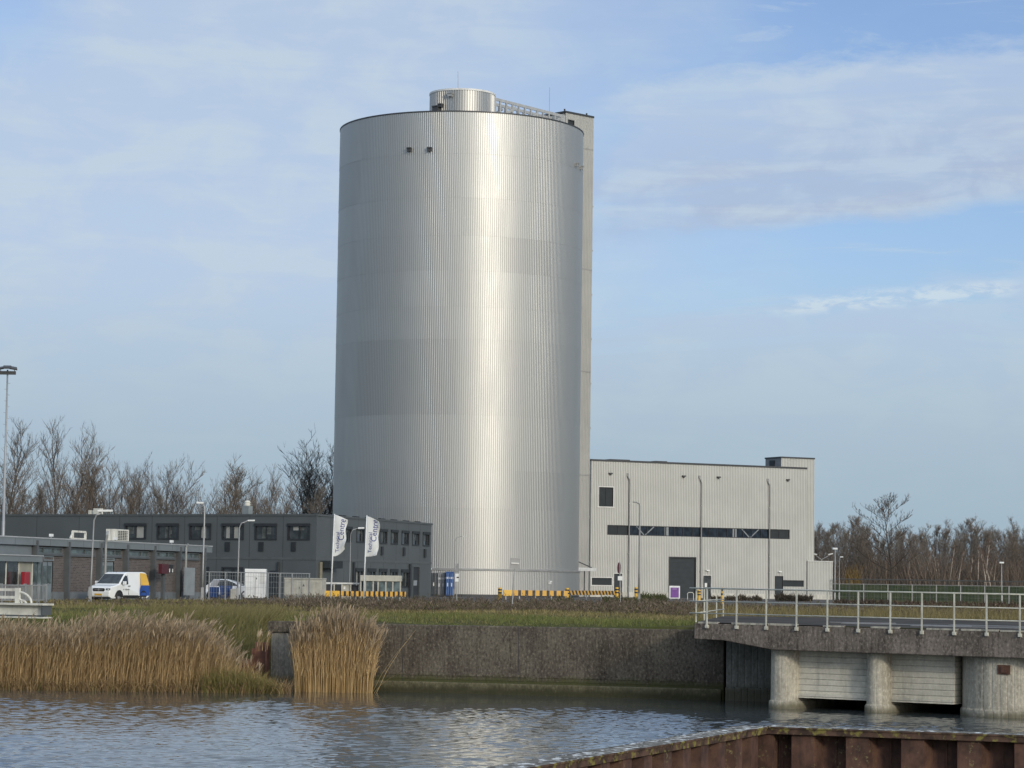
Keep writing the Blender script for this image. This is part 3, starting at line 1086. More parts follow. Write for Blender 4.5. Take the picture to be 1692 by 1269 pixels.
mb.build('plinth', M_DTRIM, silo)
mb = MB(); mb.lathe([(SRAD - .3, ZTOP - .04), (SRAD + .05, ZTOP - .04), (SRAD + .05, ZTOP + .10), (SRAD - .3, ZTOP + .10)], 180, close=False)
mb.build('rim', M_DTRIM, silo)
mb = MB(); mb.lathe([(SRAD - .25, ZTOP), (3, ZTOP + .55)], 120)
mb.build('roof', pmat('grey_roof_membrane', (.2, .2, .2), .8), silo, smooth=False)
# drum on the roof
dl = X(710, SD, Z(710, 165, SD)); dr = X(818, SD, Z(818, 165, SD))
DR = (dr - dl) / 2
DX = (dl + dr) / 2 - SX
ZD = Z(764, 157.5, SD)
drum = corr_cyl(DR, 80, [ZTOP - .2, ZD - .08], .05, name='roof_drum', mat=M_SILO, parent=silo, seed=4, patch=.03)
drum.location = (DX, 0, 0)
mb = MB(); mb.lathe([(DR - .3, ZD - .1), (DR + .05, ZD - .1), (DR + .05, ZD + .10), (.5, ZD + .3)], 64)
mb.build('drum_cap', M_LTRIM, drum)


def cyl_spot(px, py, r, cx):
    """place on a vertical cylinder (front side) hit by a pixel: local x, y, z and outward angle"""
    d = ray(px, py)
    ox, oy = C0.x - (SX + cx), C0.y - SD
    a = d.x ** 2 + d.y ** 2; b = 2 * (ox * d.x + oy * d.y); c = ox * ox + oy * oy - r * r
    disc = max(b * b - 4 * a * c, 0)
    t = (-b - math.sqrt(disc)) / (2 * a)
    p = C0 + d * t
    return (p.x - SX, p.y - SD, p.z, math.atan2(p.y - SD, p.x - SX - cx))


def wall_box(px, py, r, cx, w, h, dpt, name, mat, parent, stain=False):
    x, y, z, a = cyl_spot(px, py, r, cx)
    m = MB()
    m.box(-.05, dpt, -w / 2, w / 2, -h / 2, h / 2)
    m.box(dpt - .12, dpt + .01, -w / 2 - .08, -w / 2, -h / 2 - .05, h / 2 + .1); m.box(dpt - .12, dpt + .01, w / 2, w / 2 + .08, -h / 2 - .05, h / 2 + .1)
    m.box(-.05, dpt + .1, -w / 2 - .08, w / 2 + .08, h / 2, h / 2 + .12)
    o = m.build(name, mat, parent)
    o.location = (x, y, z) if parent is silo else (x - cx, y, z)
    o.rotation_euler = (0, 0, a)
    return o


M_DBOX = pmat('dark_fitting', (.05, .05, .05), .5)
for (px_, py_) in ((677.5, 248.5), (710.5, 248)):
    wall_box(px_, py_, SRAD, 0, .32, .32, .34, 'vent', M_DBOX, silo)
for (px_, py_) in ((951.5, 273), (958.5, 278)):
    wall_box(px_, py_, SRAD, 0, .25, .28, .3, 'vent', M_GALV, silo)
wall_box(745, 157.5, DR, DX, .4, .34, .4, 'vent', M_GALV, drum)
wall_box(724, 180.5, DR, DX, .75, .45, .5, 'hatch', M_DBOX, drum)
wall_box(731, 175.5, DR, DX, .3, .25, .5, 'vent', M_DBOX, drum)
# small white fitting on the skirt
wall_box(908, 963, SRAD + .12, 0, .16, .16, .12, 'lamp', M_WHITE, silo)
# roof clutter at the left of the drum
m = MB(); xx = X(706, SD, ZTOP) - SX
m.box(xx - .25, xx + .5, -.4, .4, ZTOP, ZTOP + 1.1); m.box(xx - .5, xx, -.3, .3, ZTOP + .5, ZTOP + .75)
m.build('roof_unit', M_DBOX, silo)
# lightning rod on the drum
m = MB(); m.tube([(X(757, SD, ZD) - SX, .0, ZD), (X(756.5, SD, ZD + 2) - SX, .0, Z(757, 118, SD))], [.035, .02], 6)
m.build('lightning_rod', M_GALV, silo)

# ------------------------------------------------------------------ truss walkway from drum to tower
b1 = P(816, 160.5, 287.0)
ztb = b1.z
kk = 0
D2 = 297.0
while Z(934, 190.5, D2) < ztb and kk < 500:
    D2 += .05; kk += 1
D2 = min(max(D2, 294), 302)
b2 = P(934, 190.5, D2)
BF = Fac((b1.x, b1.y), (b2.x, b2.y))
bw = thing('truss_walkway', 'grey steel truss walkway bridging from the silo drum to the stair tower', 'walkway', (b1.x, b1.y, 0), BF.rz)
L = BF.L
zb = ztb - 3.3
NB = 11
for yy in (0.0, 2.0):
    m = MB()
    m.box(-1.5 if yy else -.6, L, yy, yy + .16, ztb - .32, ztb)
    m.build('top_chord', M_TRUSS, bw)
    m = MB(); m.box(-1.5 if yy else -.6, L, yy, yy + .16, zb, zb + .4)
    m.build('bottom_chord', M_TRUSS, bw)
    for k in range(NB + 1):
        x0 = k * (L - .9) / NB
        w = .22 if k else .5
        if k == NB: w = .9
        MB().box(x0, x0 + w, yy + .005, yy + .15, zb + .41, ztb - .33).build('upright', M_TRUSS, bw)
    m = MB()
    for k in range(0, 3):
        xa = k * (L - .9) / 3 + .2; xb = (k + 1) * (L - .9) / 3
        m.bar((xa, yy + .08, zb + .5), (xb, yy + .08, ztb - .5), .1, .3)
    m.build('diagonal', M_TRUSS, bw)
MB().box(-.5, L, .17, 1.99, zb + .05, zb + .2).build('floor', M_TRUSS, bw)

# ------------------------------------------------------------------ stair tower
tA = b2.copy()
ta = P(934.5, 183, D2 + .1)
DT = D2 + 3.4
kx = X(980.5, DT, Z(980.5, 195, DT))
TF = Fac((ta.x, ta.y), (kx, DT))
zl = ta.z; zr = Z(980.5, 195, DT)
ZT = (zl + zr) / 2
tw = thing('stair_tower', 'narrow pale corrugated stair tower rising behind the right edge of the silo', 'tower', (ta.x, ta.y, 0), TF.rz)


def corr_wall(mb, x0, x1, z0, z1, holes=(), pitch=.22, dep=.035, y=0.0, ztop=None):
    """upright corrugated sheet facing -y with rectangular openings; ztop(x) may slope the top"""
    xs = set([x0, x1])
    k = math.floor(x0 / pitch)
    tt = (0.0, .36, .46, .90)
    while k * pitch < x1:
        for t in tt:
            q = (k + t) * pitch
            if x0 < q < x1: xs.add(round(q, 5))
        k += 1
    for h in holes:
        for q in (h[0], h[2]):
            if x0 < q < x1: xs.add(q)
    xs = sorted(xs)

    def yy(x):
        t = (x / pitch) % 1.0
        if t <= .36: f = 0
        elif t <= .46: f = (t - .36) / .10
        elif t <= .90: f = 1
        else: f = 1 - (t - .90) / .10
        return y - dep * f
    for a, b in zip(xs[:-1], xs[1:]):
        if b - a < 1e-6: continue
        mid = (a + b) / 2
        cuts = sorted([(h[1], h[3]) for h in holes if h[0] - 1e-6 <= mid <= h[2] + 1e-6])
        zz = z0
        segs = []
        for (c0, c1) in cuts:
            if c0 > zz: segs.append((zz, c0))
            zz = max(zz, c1)
        if zz < z1: segs.append((zz, z1))
        ya, yb = yy(a + 1e-7), yy(b - 1e-7)
        for (s0, s1) in segs:
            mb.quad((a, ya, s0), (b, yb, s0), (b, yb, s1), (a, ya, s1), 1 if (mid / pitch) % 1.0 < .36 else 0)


def window(parent, x0, z0, x1, z1, name='window', frame=M_ANTH2, pane=M_GLASS, fw=.07, mull=(), trans=(), y=0.0, proud=.03, deep=.16):
    m = MB()
    m.box(x0, x1, y - proud, y + deep, z0, z0 + fw); m.box(x0, x1, y - proud, y + deep, z1 - fw, z1)
    m.box(x0, x0 + fw, y - proud, y + deep, z0 + fw, z1 - fw); m.box(x1 - fw, x1, y - proud, y + deep, z0 + fw, z1 - fw)
    for q in mull:
        m.box(x0 + (x1 - x0) * q - fw * .4, x0 + (x1 - x0) * q + fw * .4, y, y + deep * .8, z0 + fw, z1 - fw)
    for q in trans:
        zz = z0 + (z1 - z0) * q
        m.box(x0 + fw, x1 - fw, y + .005, y + deep * .75, zz - fw * .35, zz + fw * .35)
    o = m.build(name, frame, parent)
    p = MB(); p.box(x0 + fw * .5, x1 - fw * .5, y + .07, y + .10, z0 + fw * .5, z1 - fw * .5)
    p.build('pane', pane, o)
    return o


hw = TF.rect(938, 198, 948.8, 212)
mb = MB()
corr_wall(mb, 0, TF.L, 0, ZT - .12, [hw], pitch=.25)
mb.box(0, TF.L, .22, 4.2, 0, ZT - .2)
mb.box(TF.L - .05, TF.L + .02, -.05, .06, 0, ZT - .12)
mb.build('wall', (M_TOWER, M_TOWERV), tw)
window(tw, *hw, fw=.1, pane=M_LOUV)
MB().box(-.06, TF.L + .06, -.10, 4.3, ZT - .12, ZT + .1).build('parapet', M_DTRIM, tw)
for yv in (246, 445, 614, 785):
    zq = TF.uv(970, yv)[1]
    MB().box(0, TF.L + .01, -.055, -.02, zq - .09, zq + .09).build('seam', pmat('seam_grey', (.30, .29, .27), .6), tw)
mb = MB()
for k in range(9):
    zq = 4 + k * 5.3
    mb.box(TF.L - .02, TF.L + .12, -.06, .06, zq, zq + .16)
mb.build('bracket', M_GALV, tw)
for px_, pyt in ((935.5, 180), (972, 187)):
    q = TF.uv(px_, 190)[0]
    MB().box(q - .07, q + .07, .2, .34, ZT + .1, ZT + .38).build('roof_lamp', M_DTRIM, tw)
q = TF.uv(927.5, 183)[0]
m = MB(); m.tube([(q, 2.0, ZT - 3), (q, 2.0, Z(927, 142, D2))], [.035, .02], 6); m.build('lightning_rod', M_GALV, tw)
# small canopy over the tower entrance, hung from a raking strut
cF = Fac((X(956, 287, 3), 287.0), (X(986, 291.5, 3), 291.5))
zcn = cF.uv(970, 941)[1]
cp = thing('entrance_canopy', 'flat pale canopy hung from a raking rod over the entrance beside the silo', 'canopy', (cF.A.x, cF.A.y, 0), cF.rz)
MB().box(0, cF.L, 0, 6, zcn - .18, zcn + .2).build('canopy_slab', M_LTRIM, cp)
q0 = cF.uv(971.5, 920)[0]; q1 = cF.uv(984, 938)[0]
MB().tube([(q0, 3.0, cF.uv(971.5, 918)[1]), (q1, .4, zcn + .2)], .07, 6).build('tie_rod', M_DTRIM, cp)
m = MB(); qd_ = cF.uv(969.5, 960)[0]
m.tube([(qd_, .3, 0), (qd_, .3, zcn - .18)], .07, 8); m.build('post', M_DTRIM, cp)
MB().box(.1, qd_ - .15, 4.5, 4.6, 0, zcn - .2).build('door', M_ANTHDOOR, cp)

# ================================================================== production hall
HD = 303.0
hA = Vector((X(975.5, HD, 8), HD)); HB_D = HD * 1.0459
hB = Vector((X(1332.5, HB_D, 8), HB_D))
HF = Fac(hA, hB)
HZ = (HF.uv(977, 760)[1] + HF.uv(1331, 773.5)[1]) / 2
hall = thing('production_hall', 'long pale ribbed production hall with a dark ribbon window and a grey roller door', 'hall', (hA.x, hA.y, 0), HF.rz)
big = HF.rect(988.5, 804, 1014, 838)
x_a = HF.uv(1003, 875)[0]; x_b = HF.uv(1304.7, 883)[0]
z_t = (HF.uv(1003, 867.3)[1] + HF.uv(1304.7, 875)[1]) / 2
z_b = (HF.uv(1003, 883.8)[1] + HF.uv(1304.7, 890.8)[1]) / 2
band = (x_a, z_b, x_b, z_t)
gar = HF.rect(1105, 921.5, 1149.5, 985); gar = (gar[0], 0.0, gar[2], gar[3])
d2 = HF.rect(1161.5, 951, 1174.5, 985); d2 = (d2[0], 0.0, d2[2], d2[3])
d3 = HF.rect(1281, 952.8, 1293, 985); d3 = (d3[0], 0.0, d3[2], d3[3])
d4 = HF.rect(1014, 948, 1027.5, 985); d4 = (d4[0], 0.0, d4[2], d4[3])
w5 = HF.rect(976.5, 953.5, 1012, 968)
w6 = HF.rect(1293.8, 958.8, 1328, 969.3)
holes = [big, band, gar, d2, d3, d4, w5, w6]
mb = MB()
corr_wall(mb, 0, HF.L, .62, HZ - .12, holes, pitch=.232, dep=.04)
mb.box(0, .04, .0, 16, .0, HZ - .12)
mb.box(HF.L - .03, HF.L, -.045, 16, 0.6, HZ - .12)
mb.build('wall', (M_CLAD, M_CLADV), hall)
mb = MB(); mb.box(.04, HF.L - .03, .25, 16, .1, HZ - .3); mb.build('core', M_DTRIM, hall)
mb = MB()
xs_ = sorted([(0, 0)] + [(h[0], h[2]) for h in (gar, d2, d3, d4)])
cur = 0.0
for (a_, b_) in xs_[1:]:
    mb.box(cur, a_, -.06, .2, 0, .62); cur = b_
mb.box(cur, HF.L, -.06, .2, 0, .62)
mb.build('plinth', M_PLINTH, hall)
MB().box(-.05, HF.L + .05, -.09, 16, HZ - .12, HZ + .1).build('roof', M_DTRIM, hall)
for (px_, w_) in ((1050, 1.9), (1114, 1.6), (1034, .8)):
    q = HF.uv(px_, 760)[0]
    MB().box(q - w_ / 2, q + w_ / 2, 3, 5, HZ + .1, HZ + .36).build('rooflight', M_DTRIM, hall)
window(hall, big[0] + .07, big[1] + .07, big[2] - .07, big[3] - .07, fw=.05, frame=M_ANTH2, pane=M_LOUV, mull=(.5,))
m = MB(); m.box(big[0] - .03, big[0] + .07, -.06, .1, big[1], big[3]); m.box(big[2] - .07, big[2] + .03, -.06, .1, big[1], big[3]); m.box(big[0] - .03, big[2] + .03, -.058, .1, big[3] - .07, big[3] + .03); m.box(big[0] - .1, big[2] + .1, -.10, .1, big[1] - .06, big[1] + .07)
m.build('window_trim', M_LTRIM, hall)
# ribbon window: two dark louvred ends and blue glazed bays between grey pilasters
cuts = [1003, 1038.5, 1100, 1157, 1214, 1270.5, 1304.7]
us_ = [HF.uv(c, 879)[0] for c in cuts]
us_[0], us_[-1] = x_a, x_b
for k in range(6):
    end = k in (0, 5)
    window(hall, us_[k], z_b, us_[k + 1], z_t, fw=.07, pane=M_LOUV if end else M_GLASSB, mull=(.5,) if end else (.25, .5, .78) , frame=M_ANTH2)
for px_ in (1101.5, 1214):
    q = HF.uv(px_, 879)[0]
    MB().box(q - .28, q + .28, .02, .065, z_b + .08, z_t - .08).build('column', M_PANEL, hall)
for (xa, xc, xb) in ((1052, 1065.5, 1081), (1226, 1239.5, 1254)):
    m = MB()
    pa, pc_, pb = HF.uv(xa, 879)[0], HF.uv(xc, 879)[0], HF.uv(xb, 879)[0]
    m.bar((pa, .05, z_t - .08), (pc_ - .1, .05, z_b + .1), .03, .12); m.bar((pb, .055, z_t - .08), (pc_ + .1, .055, z_b + .1), .03, .12)
    m.build('brace', M_PANEL, hall)
# roller door
m = MB(); z = 0.0
nslat = 8
for k in range(nslat):
    zz0 = gar[3] * k / nslat; zz1 = gar[3] * (k + 1) / nslat
    m.box(gar[0] + .1, gar[2] - .1, .08, .13, zz0 + .015, zz1 - .015); m.box(gar[0] + .1, gar[2] - .1, .10, .14, zz1 - .015, zz1 + .015)
rd = m.build('roller_door', M_ANTHDOOR, hall)
m = MB(); m.box(gar[0] - .05, gar[0] + .1, -.07, .15, 0, gar[3] + .08); m.box(gar[2] - .1, gar[2] + .05, -.07, .15, 0, gar[3] + .08); m.box(gar[0] - .05, gar[2] + .05, -.068, .15, gar[3] - .05, gar[3] + .1)
m.build('frame', M_ANTH2, rd)
for h in (d2, d3, d4):
    m = MB(); m.box(h[0], h[2], .05, .11, 0, h[3])
    d = m.build('door', M_ANTHDOOR, hall)
    m = MB(); m.box(h[0] - .07, h[0], -.06, .12, 0, h[3] + .08); m.box(h[2], h[2] + .07, -.06, .12, 0, h[3] + .08); m.box(h[0], h[2], -.06, .12, h[3], h[3] + .08)
    m.build('frame', M_LTRIM if h is not d3 else M_ANTH2, d)
    m = MB(); m.box(h[2] - .2, h[2] - .1, -.02, .05, .95, 1.02); m.build('handle', M_GALV, d)
    if h is d2:
        m = MB(); m.box(h[0] + .12, h[2] - .12, .02, .05, 1.0, h[3] - .2); m.build('pane', M_GLASS, d)
        m = MB(); m.box(h[0] + .26, h[0] + .58, .0, .02, 1.35, 1.85); m.build('notice', M_WHITE, d)
    if h is not d4:
        q = (h[0] + h[2]) / 2
        m = MB(); m.box(q - .22, q + .22, -.28, -.02, h[3] + .55, h[3] + .68); m.build('door_lamp', M_WHITE, hall)
window(hall, *w5, frame=M_LTRIM, pane=M_LOUV, fw=.09)
window(hall, *w6, frame=M_ANTH2, pane=M_LOUV, fw=.06)
for (px_, pyt) in ((1038.5, 786), (1157.5, 790), (1270, 795)):
    q, zt_ = HF.uv(px_, pyt)
    m = MB(); m.tube([(q - .18, -.02, zt_ + .15), (q - .12, -.14, zt_ - .2), (q + .05, -.15, zt_ - .5), (q + .08, -.15, zt_ - .9), (q + .08, -.15, .05)], [.09, .09, .085, .085, .085], 8)
    m.box(q - .3, q - .06, -.14, 0, zt_ - .05, zt_ + .3)
    o = m.build('downpipe', M_PIPE, hall)
    m = MB()
    for kz in range(6):
        m.box(q - .04, q + .2, -.25, -.02, 1.2 + kz * 2.0, 1.27 + kz * 2.0)
    m.build('clamp', M_GALV, o)
for (px_, py_) in ((1008, 782.5), (1129, 787), (1186.5, 788.7), (1301, 793)):
    q, zv = HF.uv(px_, py_)
    m = MB(); m.box(q - .22, q + .22, -.3, -.02, zv - .06, zv + .1); m.box(q - .08, q + .08, -.2, -.02, zv - .2, zv - .06)
    m.build('overflow_spout', M_DBOX, hall)
# block at the back right
bk = HF.rect(1290, 757, 1345, 985)
zbt = HF.uv(1318, 756.5, -3.0)[1]
x0 = HF.uv(1290.5, 800, -3)[0]; x1 = HF.uv(1345, 850, -3)[0]
mb = MB()
corr_wall(mb, x0, x1, 0, zbt - .1, [], pitch=.232, dep=.04, y=3.0)
mb.box(x1 - .03, x1 + .01, 2.95, 6.6, 0, zbt - .1)
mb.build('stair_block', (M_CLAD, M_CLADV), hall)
mb = MB()
mb.box(x0 - .02, x0, 2.98, 6.6, HZ, zbt - .1); mb.build('stair_block_side', pmat('shaded_side_cladding', (.20, .205, .21), .6), hall)  # shade on this left-facing side is put into a darker cladding colour
mb = MB(); mb.box(x0 - .08, x0 - .03, 4.4, 5.6, HZ + .15, HZ + 1.1); mb.build('door', M_ANTHDOOR, hall)
MB().box(x0 - .08, x1 + .06, 2.9, 6.7, zbt - .1, zbt + .08).build('stair_block_roof', M_DTRIM, hall)
# low annex
a0 = HF.uv(1333.5, 950)[0]; a1 = HF.uv(1375.5, 955)[0]; zan = HF.uv(1350, 927)[1]
mb = MB()
corr_wall(mb, a0 + .02, a1, .62, zan - .1, [], pitch=.232, dep=.04)
mb.box(a1 - .03, a1, -.04, 8, .6, zan - .1); mb.box(a0 + .02, a1 - .03, .2, 8, .1, zan - .15)
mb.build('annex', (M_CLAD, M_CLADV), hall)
mb = MB(); mb.box(a0 + .02, a1 + .02, -.06, .19, 0, .62); mb.box(a1 - .2, a1 + .02, .19, 8, 0, .6); mb.build('annex_plinth', M_PLINTH, hall)
MB().box(a0 + .02, a1 + .04, -.09, 8.1, zan - .1, zan + .03).build('annex_roof', pmat('pale_flashing', (.5, .5, .47), .5), hall)

# ================================================================== grey two-storey office block
oA = Vector((X(-40, 216.2, 3), 216.2)); oB = Vector((X(522, 200, 3), 200.0)); oC = Vector((X(712.5, 226, 3), 226.0))
OF = Fac(oA, oB); OW = Fac(oB, oC)
OZ = (OF.uv(60, 849.3)[1] + OF.uv(500, 849)[1] + OW.uv(700, 864)[1]) / 3
off = thing('office_block', 'low dark grey two-storey panel office with corner wing, left of the silo', 'office building', (oA.x, oA.y, 0), OF.rz)
wrel = OW.rz - OF.rz


def towing(o):
    o.location = (OF.L, 0, 0); o.rotation_euler = (0, 0, wrel)
    return o


def flat_wall(mb, x0, x1, z0, z1, holes, y=0.0):
    xs = sorted(set([x0, x1] + [q for h in holes for q in (h[0], h[2]) if x0 < q < x1]))
    zs = sorted(set([z0, z1] + [q for h in holes for q in (h[1], h[3]) if z0 < q < z1]))
    for a, b in zip(xs[:-1], xs[1:]):
        for c, d in zip(zs[:-1], zs[1:]):
            mx, mz = (a + b) / 2, (c + d) / 2
            if any(h[0] < mx < h[2] and h[1] < mz < h[3] for h in holes): continue
            mb.quad((a, y, c), (b, y, c), (b, y, d), (a, y, d))


fw_up = [OF.rect(a, 865.7, b, 892) for (a, b) in ((206.3, 241.8), (259.5, 295.5), (313, 349), (367, 403), (421, 457.5), (475.3, 512.3))]
zu0 = sum(h[1] for h in fw_up) / 6; zu1 = sum(h[3] for h in fw_up) / 6
fw_up = [(h[0], zu0, h[2], zu1) for h in fw_up]
fw_lo = [OF.rect(a, 937.5, b, 966) for (a, b) in ((313, 345.5), (366, 402))]
fw_lo = [(h[0], .9, h[2], 2.45) for h in fw_lo]
fd = OF.rect(446, 947, 455, 985); fd = (fd[0], 0, fd[2], 2.2)
mb = MB(); flat_wall(mb, 0, OF.L, 0, OZ - .15, fw_up + fw_lo)
mb.build('wall', M_ANTH, off)
ww_up = []
for (a, b, t) in ((568, 581, 870.8), (588.8, 602, 872), (608.5, 621, 873.3), (627.5, 639.5, 874.6), (645.8, 657.2, 876), (663.5, 675.3, 877.4), (681, 692.6, 878.8), (698.5, 709.5, 880.3)):
    ww_up.append(OW.rect(a, t, b, t + 24))
za = sum(h[1] for h in ww_up) / 8; zb_ = sum(h[3] for h in ww_up) / 8
ww_up = [(h[0], za, h[2], zb_) for h in ww_up]
ww_lo = []
for (a, b) in ((587, 599.5), (607, 620), (626, 638.5), (644.6, 656.6), (662.8, 674.6)):
    h = OW.rect(a, 941, b, 965); ww_lo.append((h[0], .95, h[2], 2.5))
wd = OW.rect(682.3, 935, 692.8, 985); wd = (wd[0], 0, wd[2], 2.75)
mb = MB(); flat_wall(mb, 0, OW.L, 0, OZ - .15, ww_up + ww_lo + [wd])
towing(mb.build('wall', M_ANTH, off))
# body behind the facades, roof and parapet
mb = MB()
ex = (math.cos(wrel) * OW.L + OF.L, math.sin(wrel) * OW.L)
mb.prism([(0.05, .3), (OF.L - .1, .3), (ex[0] - .2, ex[1] - .05), (ex[0] - 5, ex[1] + 4), (OF.L - 6, 9), (0.05, 9)], .05, OZ - .3)
mb.build('core', M_ANTH2, off)
mb = MB(); mb.prism([(0, -.06), (OF.L + .02, -.06), (OF.L + .02, .5), (0, .5)], OZ - .15, OZ)
mb.prism([(0, .5), (OF.L, .5), (ex[0] - 3, ex[1] + 2), (ex[0] - 5, ex[1] + 4), (OF.L - 6, 9), (0, 9)], OZ - .16, OZ - .04)
mb.build('roof', pmat('parapet_grey', (.075, .082, .08), .5), off)
towing(MB().box(.03, OW.L + .05, -.06, .5, OZ - .15, OZ - .002).build('roof', pmat('parapet_grey', (.1, .1, .1)), off))
# panel joints, storey band
zs0 = OF.uv(300, 920)[1]
mb = MB(); mb.box(0, OF.L + .02, -.03, .0, zs0 - .16, zs0 + .02)
mb.build('storey_band', pmat('band_grey', (.085, .093, .092), .5), off)
towing(MB().box(.02, OW.L, -.03, .0, zs0 - .165, zs0 + .015).build('storey_band', pmat('band_grey', (.1, .1, .1)), off))
M_JOINT = pmat('joint_dark', (.042, .047, .047), .6)
for px_ in (60, 130, 197, 250.5, 304.5, 358, 412, 467.5):
    q = OF.uv(px_, 900)[0]; MB().box(q - .025, q + .025, -.006, .0, .1, OZ - .16).build('panel_joint', M_JOINT, off)
for k in range(1, 9):
    q = OW.L * k / 9; towing(MB().box(q - .02, q + .02, -.006, .0, .1, OZ - .16).build('panel_joint', M_JOINT, off))
for h in fw_up:
    window(off, *h, fw=.10, mull=(.52,), proud=.05)
    MB().box(h[0] - .02, h[2] + .02, -.11, -.052, h[3] - .17, h[3] + .05).build('shutter_box', M_ANTH2, off)
blr = random.Random(2)
M_BLIND = pmat('pale_blind', (.30, .30, .27), .7)
M_INT = pmat('dim_interior', (.075, .08, .072), .4, var=.6, vscale=2.5)
def blinds(h, wing, n):
    for k in range(n):
        a = h[0] + .14 + (h[2] - h[0] - .28) * blr.uniform(0, .55); b = a + (h[2] - h[0]) * blr.uniform(.12, .34)
        b = min(b, h[2] - .13)
        z0_ = h[1] + .14 + (h[3] - h[1]) * blr.choice((0, 0, .25, .5)); z1_ = h[3] - .16
        o = MB().box(a, b, .055 - .004 * k, .066 - .004 * k, z0_, z1_).build('blind', blr.choice((M_BLIND, M_INT, M_INT)), off)
        if wing: towing(o)
for h in fw_up: blinds(h, False, 2)
for h in ww_up + ww_lo: blinds(h, True, 1)
for h in fw_lo:
    window(off, *h, fw=.12, mull=(.5,), proud=.04)
for h in ww_up:
    towing(window(off, *h, fw=.11, mull=(.62,), proud=.04))
    towing(MB().box(h[0] - .02, h[2] + .02, -.10, -.042, h[3] - .19, h[3] + .04).build('shutter_box', M_LOUV, off))
for h in ww_lo:
    towing(window(off, *h, fw=.1, mull=(.55,), proud=.04))
    towing(MB().box(h[0] - .02, h[2] + .02, -.10, -.042, h[3] - .25, h[3] + .04).build('shutter_box', M_LOUV, off))
m = MB(); m.box(wd[0], wd[2], .06, .12, 0, wd[3]); d = towing(m.build('door', M_ANTH2, off))
m = MB(); m.box(wd[0] - .1, wd[0], -.04, .1, 0, wd[3] + .08); m.box(wd[2], wd[2] + .1, -.04, .1, 0, wd[3] + .08); m.box(wd[0], wd[2], -.04, .1, wd[3], wd[3] + .08); m.build('frame', M_ANTH, d)
m = MB(); m.box(wd[0] + .3, wd[2] - .5, .03, .06, 1.15, 1.6); m.build('notice', M_PANEL, d)
m = MB(); m.box(fd[0], fd[2], -.05, .0, 0, fd[3]); m.build('door', M_ANTHDOOR, off)
for (a, b) in ((372, 380), (427.5, 435.5), (481.5, 489)):
    h = OF.rect(a, 895.5, b, 911)
    m = MB(); m.box(h[0], h[2], -.07, 0, h[1], h[3])
    for k in range(7):
        zz = h[1] + (h[3] - h[1]) * (k + .5) / 7
        m.box(h[0] + .03, h[2] - .03, -.085, -.07, zz - .025, zz + .02)
    m.build('vent_louvre', M_LOUV, off)
for (a, b, t) in ((629, 632, 903), (665.3, 668, 904.5), (700, 702.8, 907)):
    h = OW.rect(a, t, b, t + 14)
    towing(MB().box(h[0], h[2], -.12, 0, h[1], h[3]).build('vent_louvre', M_ANTH2, off))
for px_ in (461, 463):
    pass
q = OF.uv(460.5, 950)[0]; m = MB(); m.tube([(q, -.1, 0), (q, -.1, 2.9)], .09, 8); m.build('downpipe', M_ANTH2, off)
q = OW.uv(527.5, 950)[0]; m = MB(); m.tube([(q, -.12, 0), (q, -.12, zs0 - .3)], .14, 8); towing(m.build('downpipe', pmat('ochre_pipe', (.20, .175, .12), .6), off))
h = OW.rect(529.5, 927, 551, 939); towing(MB().box(h[0], h[2], -.8, 0, h[1], h[3]).build('duct_box', M_LOUV, off))
h = OW.rect(582, 929, 584, 966); towing(MB().box(h[0], h[2], -.15, 0, 0.1, h[3]).build('downpipe', M_ANTH2, off))
h = OW.rect(675, 932, 677.5, 985); towing(MB().box(h[0], h[2], -.15, 0, 0.1, h[3]).build('downpipe', M_ANTH2, off))
# roof vents
q0_, z0_ = OF.uv(402, 847, -3); q1_, z1_ = OF.uv(413, 836, -3)
m = MB(); m.box(q0_, q1_, 2.8, 3.4, OZ - .1, z1_)
vs = m.build('roof_vent', pmat('vent_grey', (.19, .215, .22), .6), off)
m = MB(); m.lathe([(.22, z1_), (.26, z1_ + .12), (.22, z1_ + .2), (.26, z1_ + .3), (.18, z1_ + .42), (.05, z1_ + .46)], 12, cx=(q0_ + q1_) / 2, cy=3.1)
m.build('vent_cap', M_AGED, vs)
for (a, b, t, bt) in ((155.5, 165.5, 840, 849), (147, 149.5, 843, 849)):
    h = OF.rect(a, t, b, bt, -3)
    MB().box(h[0], h[2], 2.9, 3.4, OZ - .1, h[3]).build('roof_unit', M_AGED, off)
mb = MB()
for k in range(9):
    q = OW.L * (k + .3) / 9
    m = MB(); m.box(q, q + .9, .6, .9, OZ - .1, OZ + .12); towing(m.build('roof_bump', M_ANTH2, off))

# ================================================================== single-storey brick building
bA = Vector((X(-34, 142.5, 2), 142.5)); bB = Vector((X(340.5, 175.5, 2), 175.5))
BK = Fac(bA, bB)
BZ = (BK.uv(5, 887)[1] + BK.uv(330, 899.5)[1]) / 2
fz = BK.uv(170, 910)[1]
fz = (BK.uv(25, 902)[1] + BK.uv(325, 910.5)[1]) / 2
wz1 = (BK.uv(80, 905)[1] + BK.uv(300, 911.5)[1]) / 2
wz0 = (BK.uv(80, 917.5)[1] + BK.uv(300, 921.5)[1]) / 2
brk = thing('brick_building', 'single-storey dark brick building with grey-blue fascia and upright fins, behind the van', 'building', (bA.x, bA.y, 0), BK.rz)
fins = [BK.uv(p, 940)[0] for p in (53, 106.5, 159.5, 203.5, 249, 291.5, 332)]
door_l = (BK.uv(70.5, 955)[0], 0, BK.uv(87, 955)[0], 2.35)
door_m = (BK.uv(164, 955)[0], 0, BK.uv(187.5, 955)[0], 2.45)
wins = []
for k in range(len(fins) - 1):
    wins.append((fins[k] + .45, wz0, fins[k + 1] - .4, wz1))
pz0_ = BK.uv(30, 918)[1]
wins[0] = (BK.uv(58, 912)[0] + .1, wz0, wins[0][2], wz1)
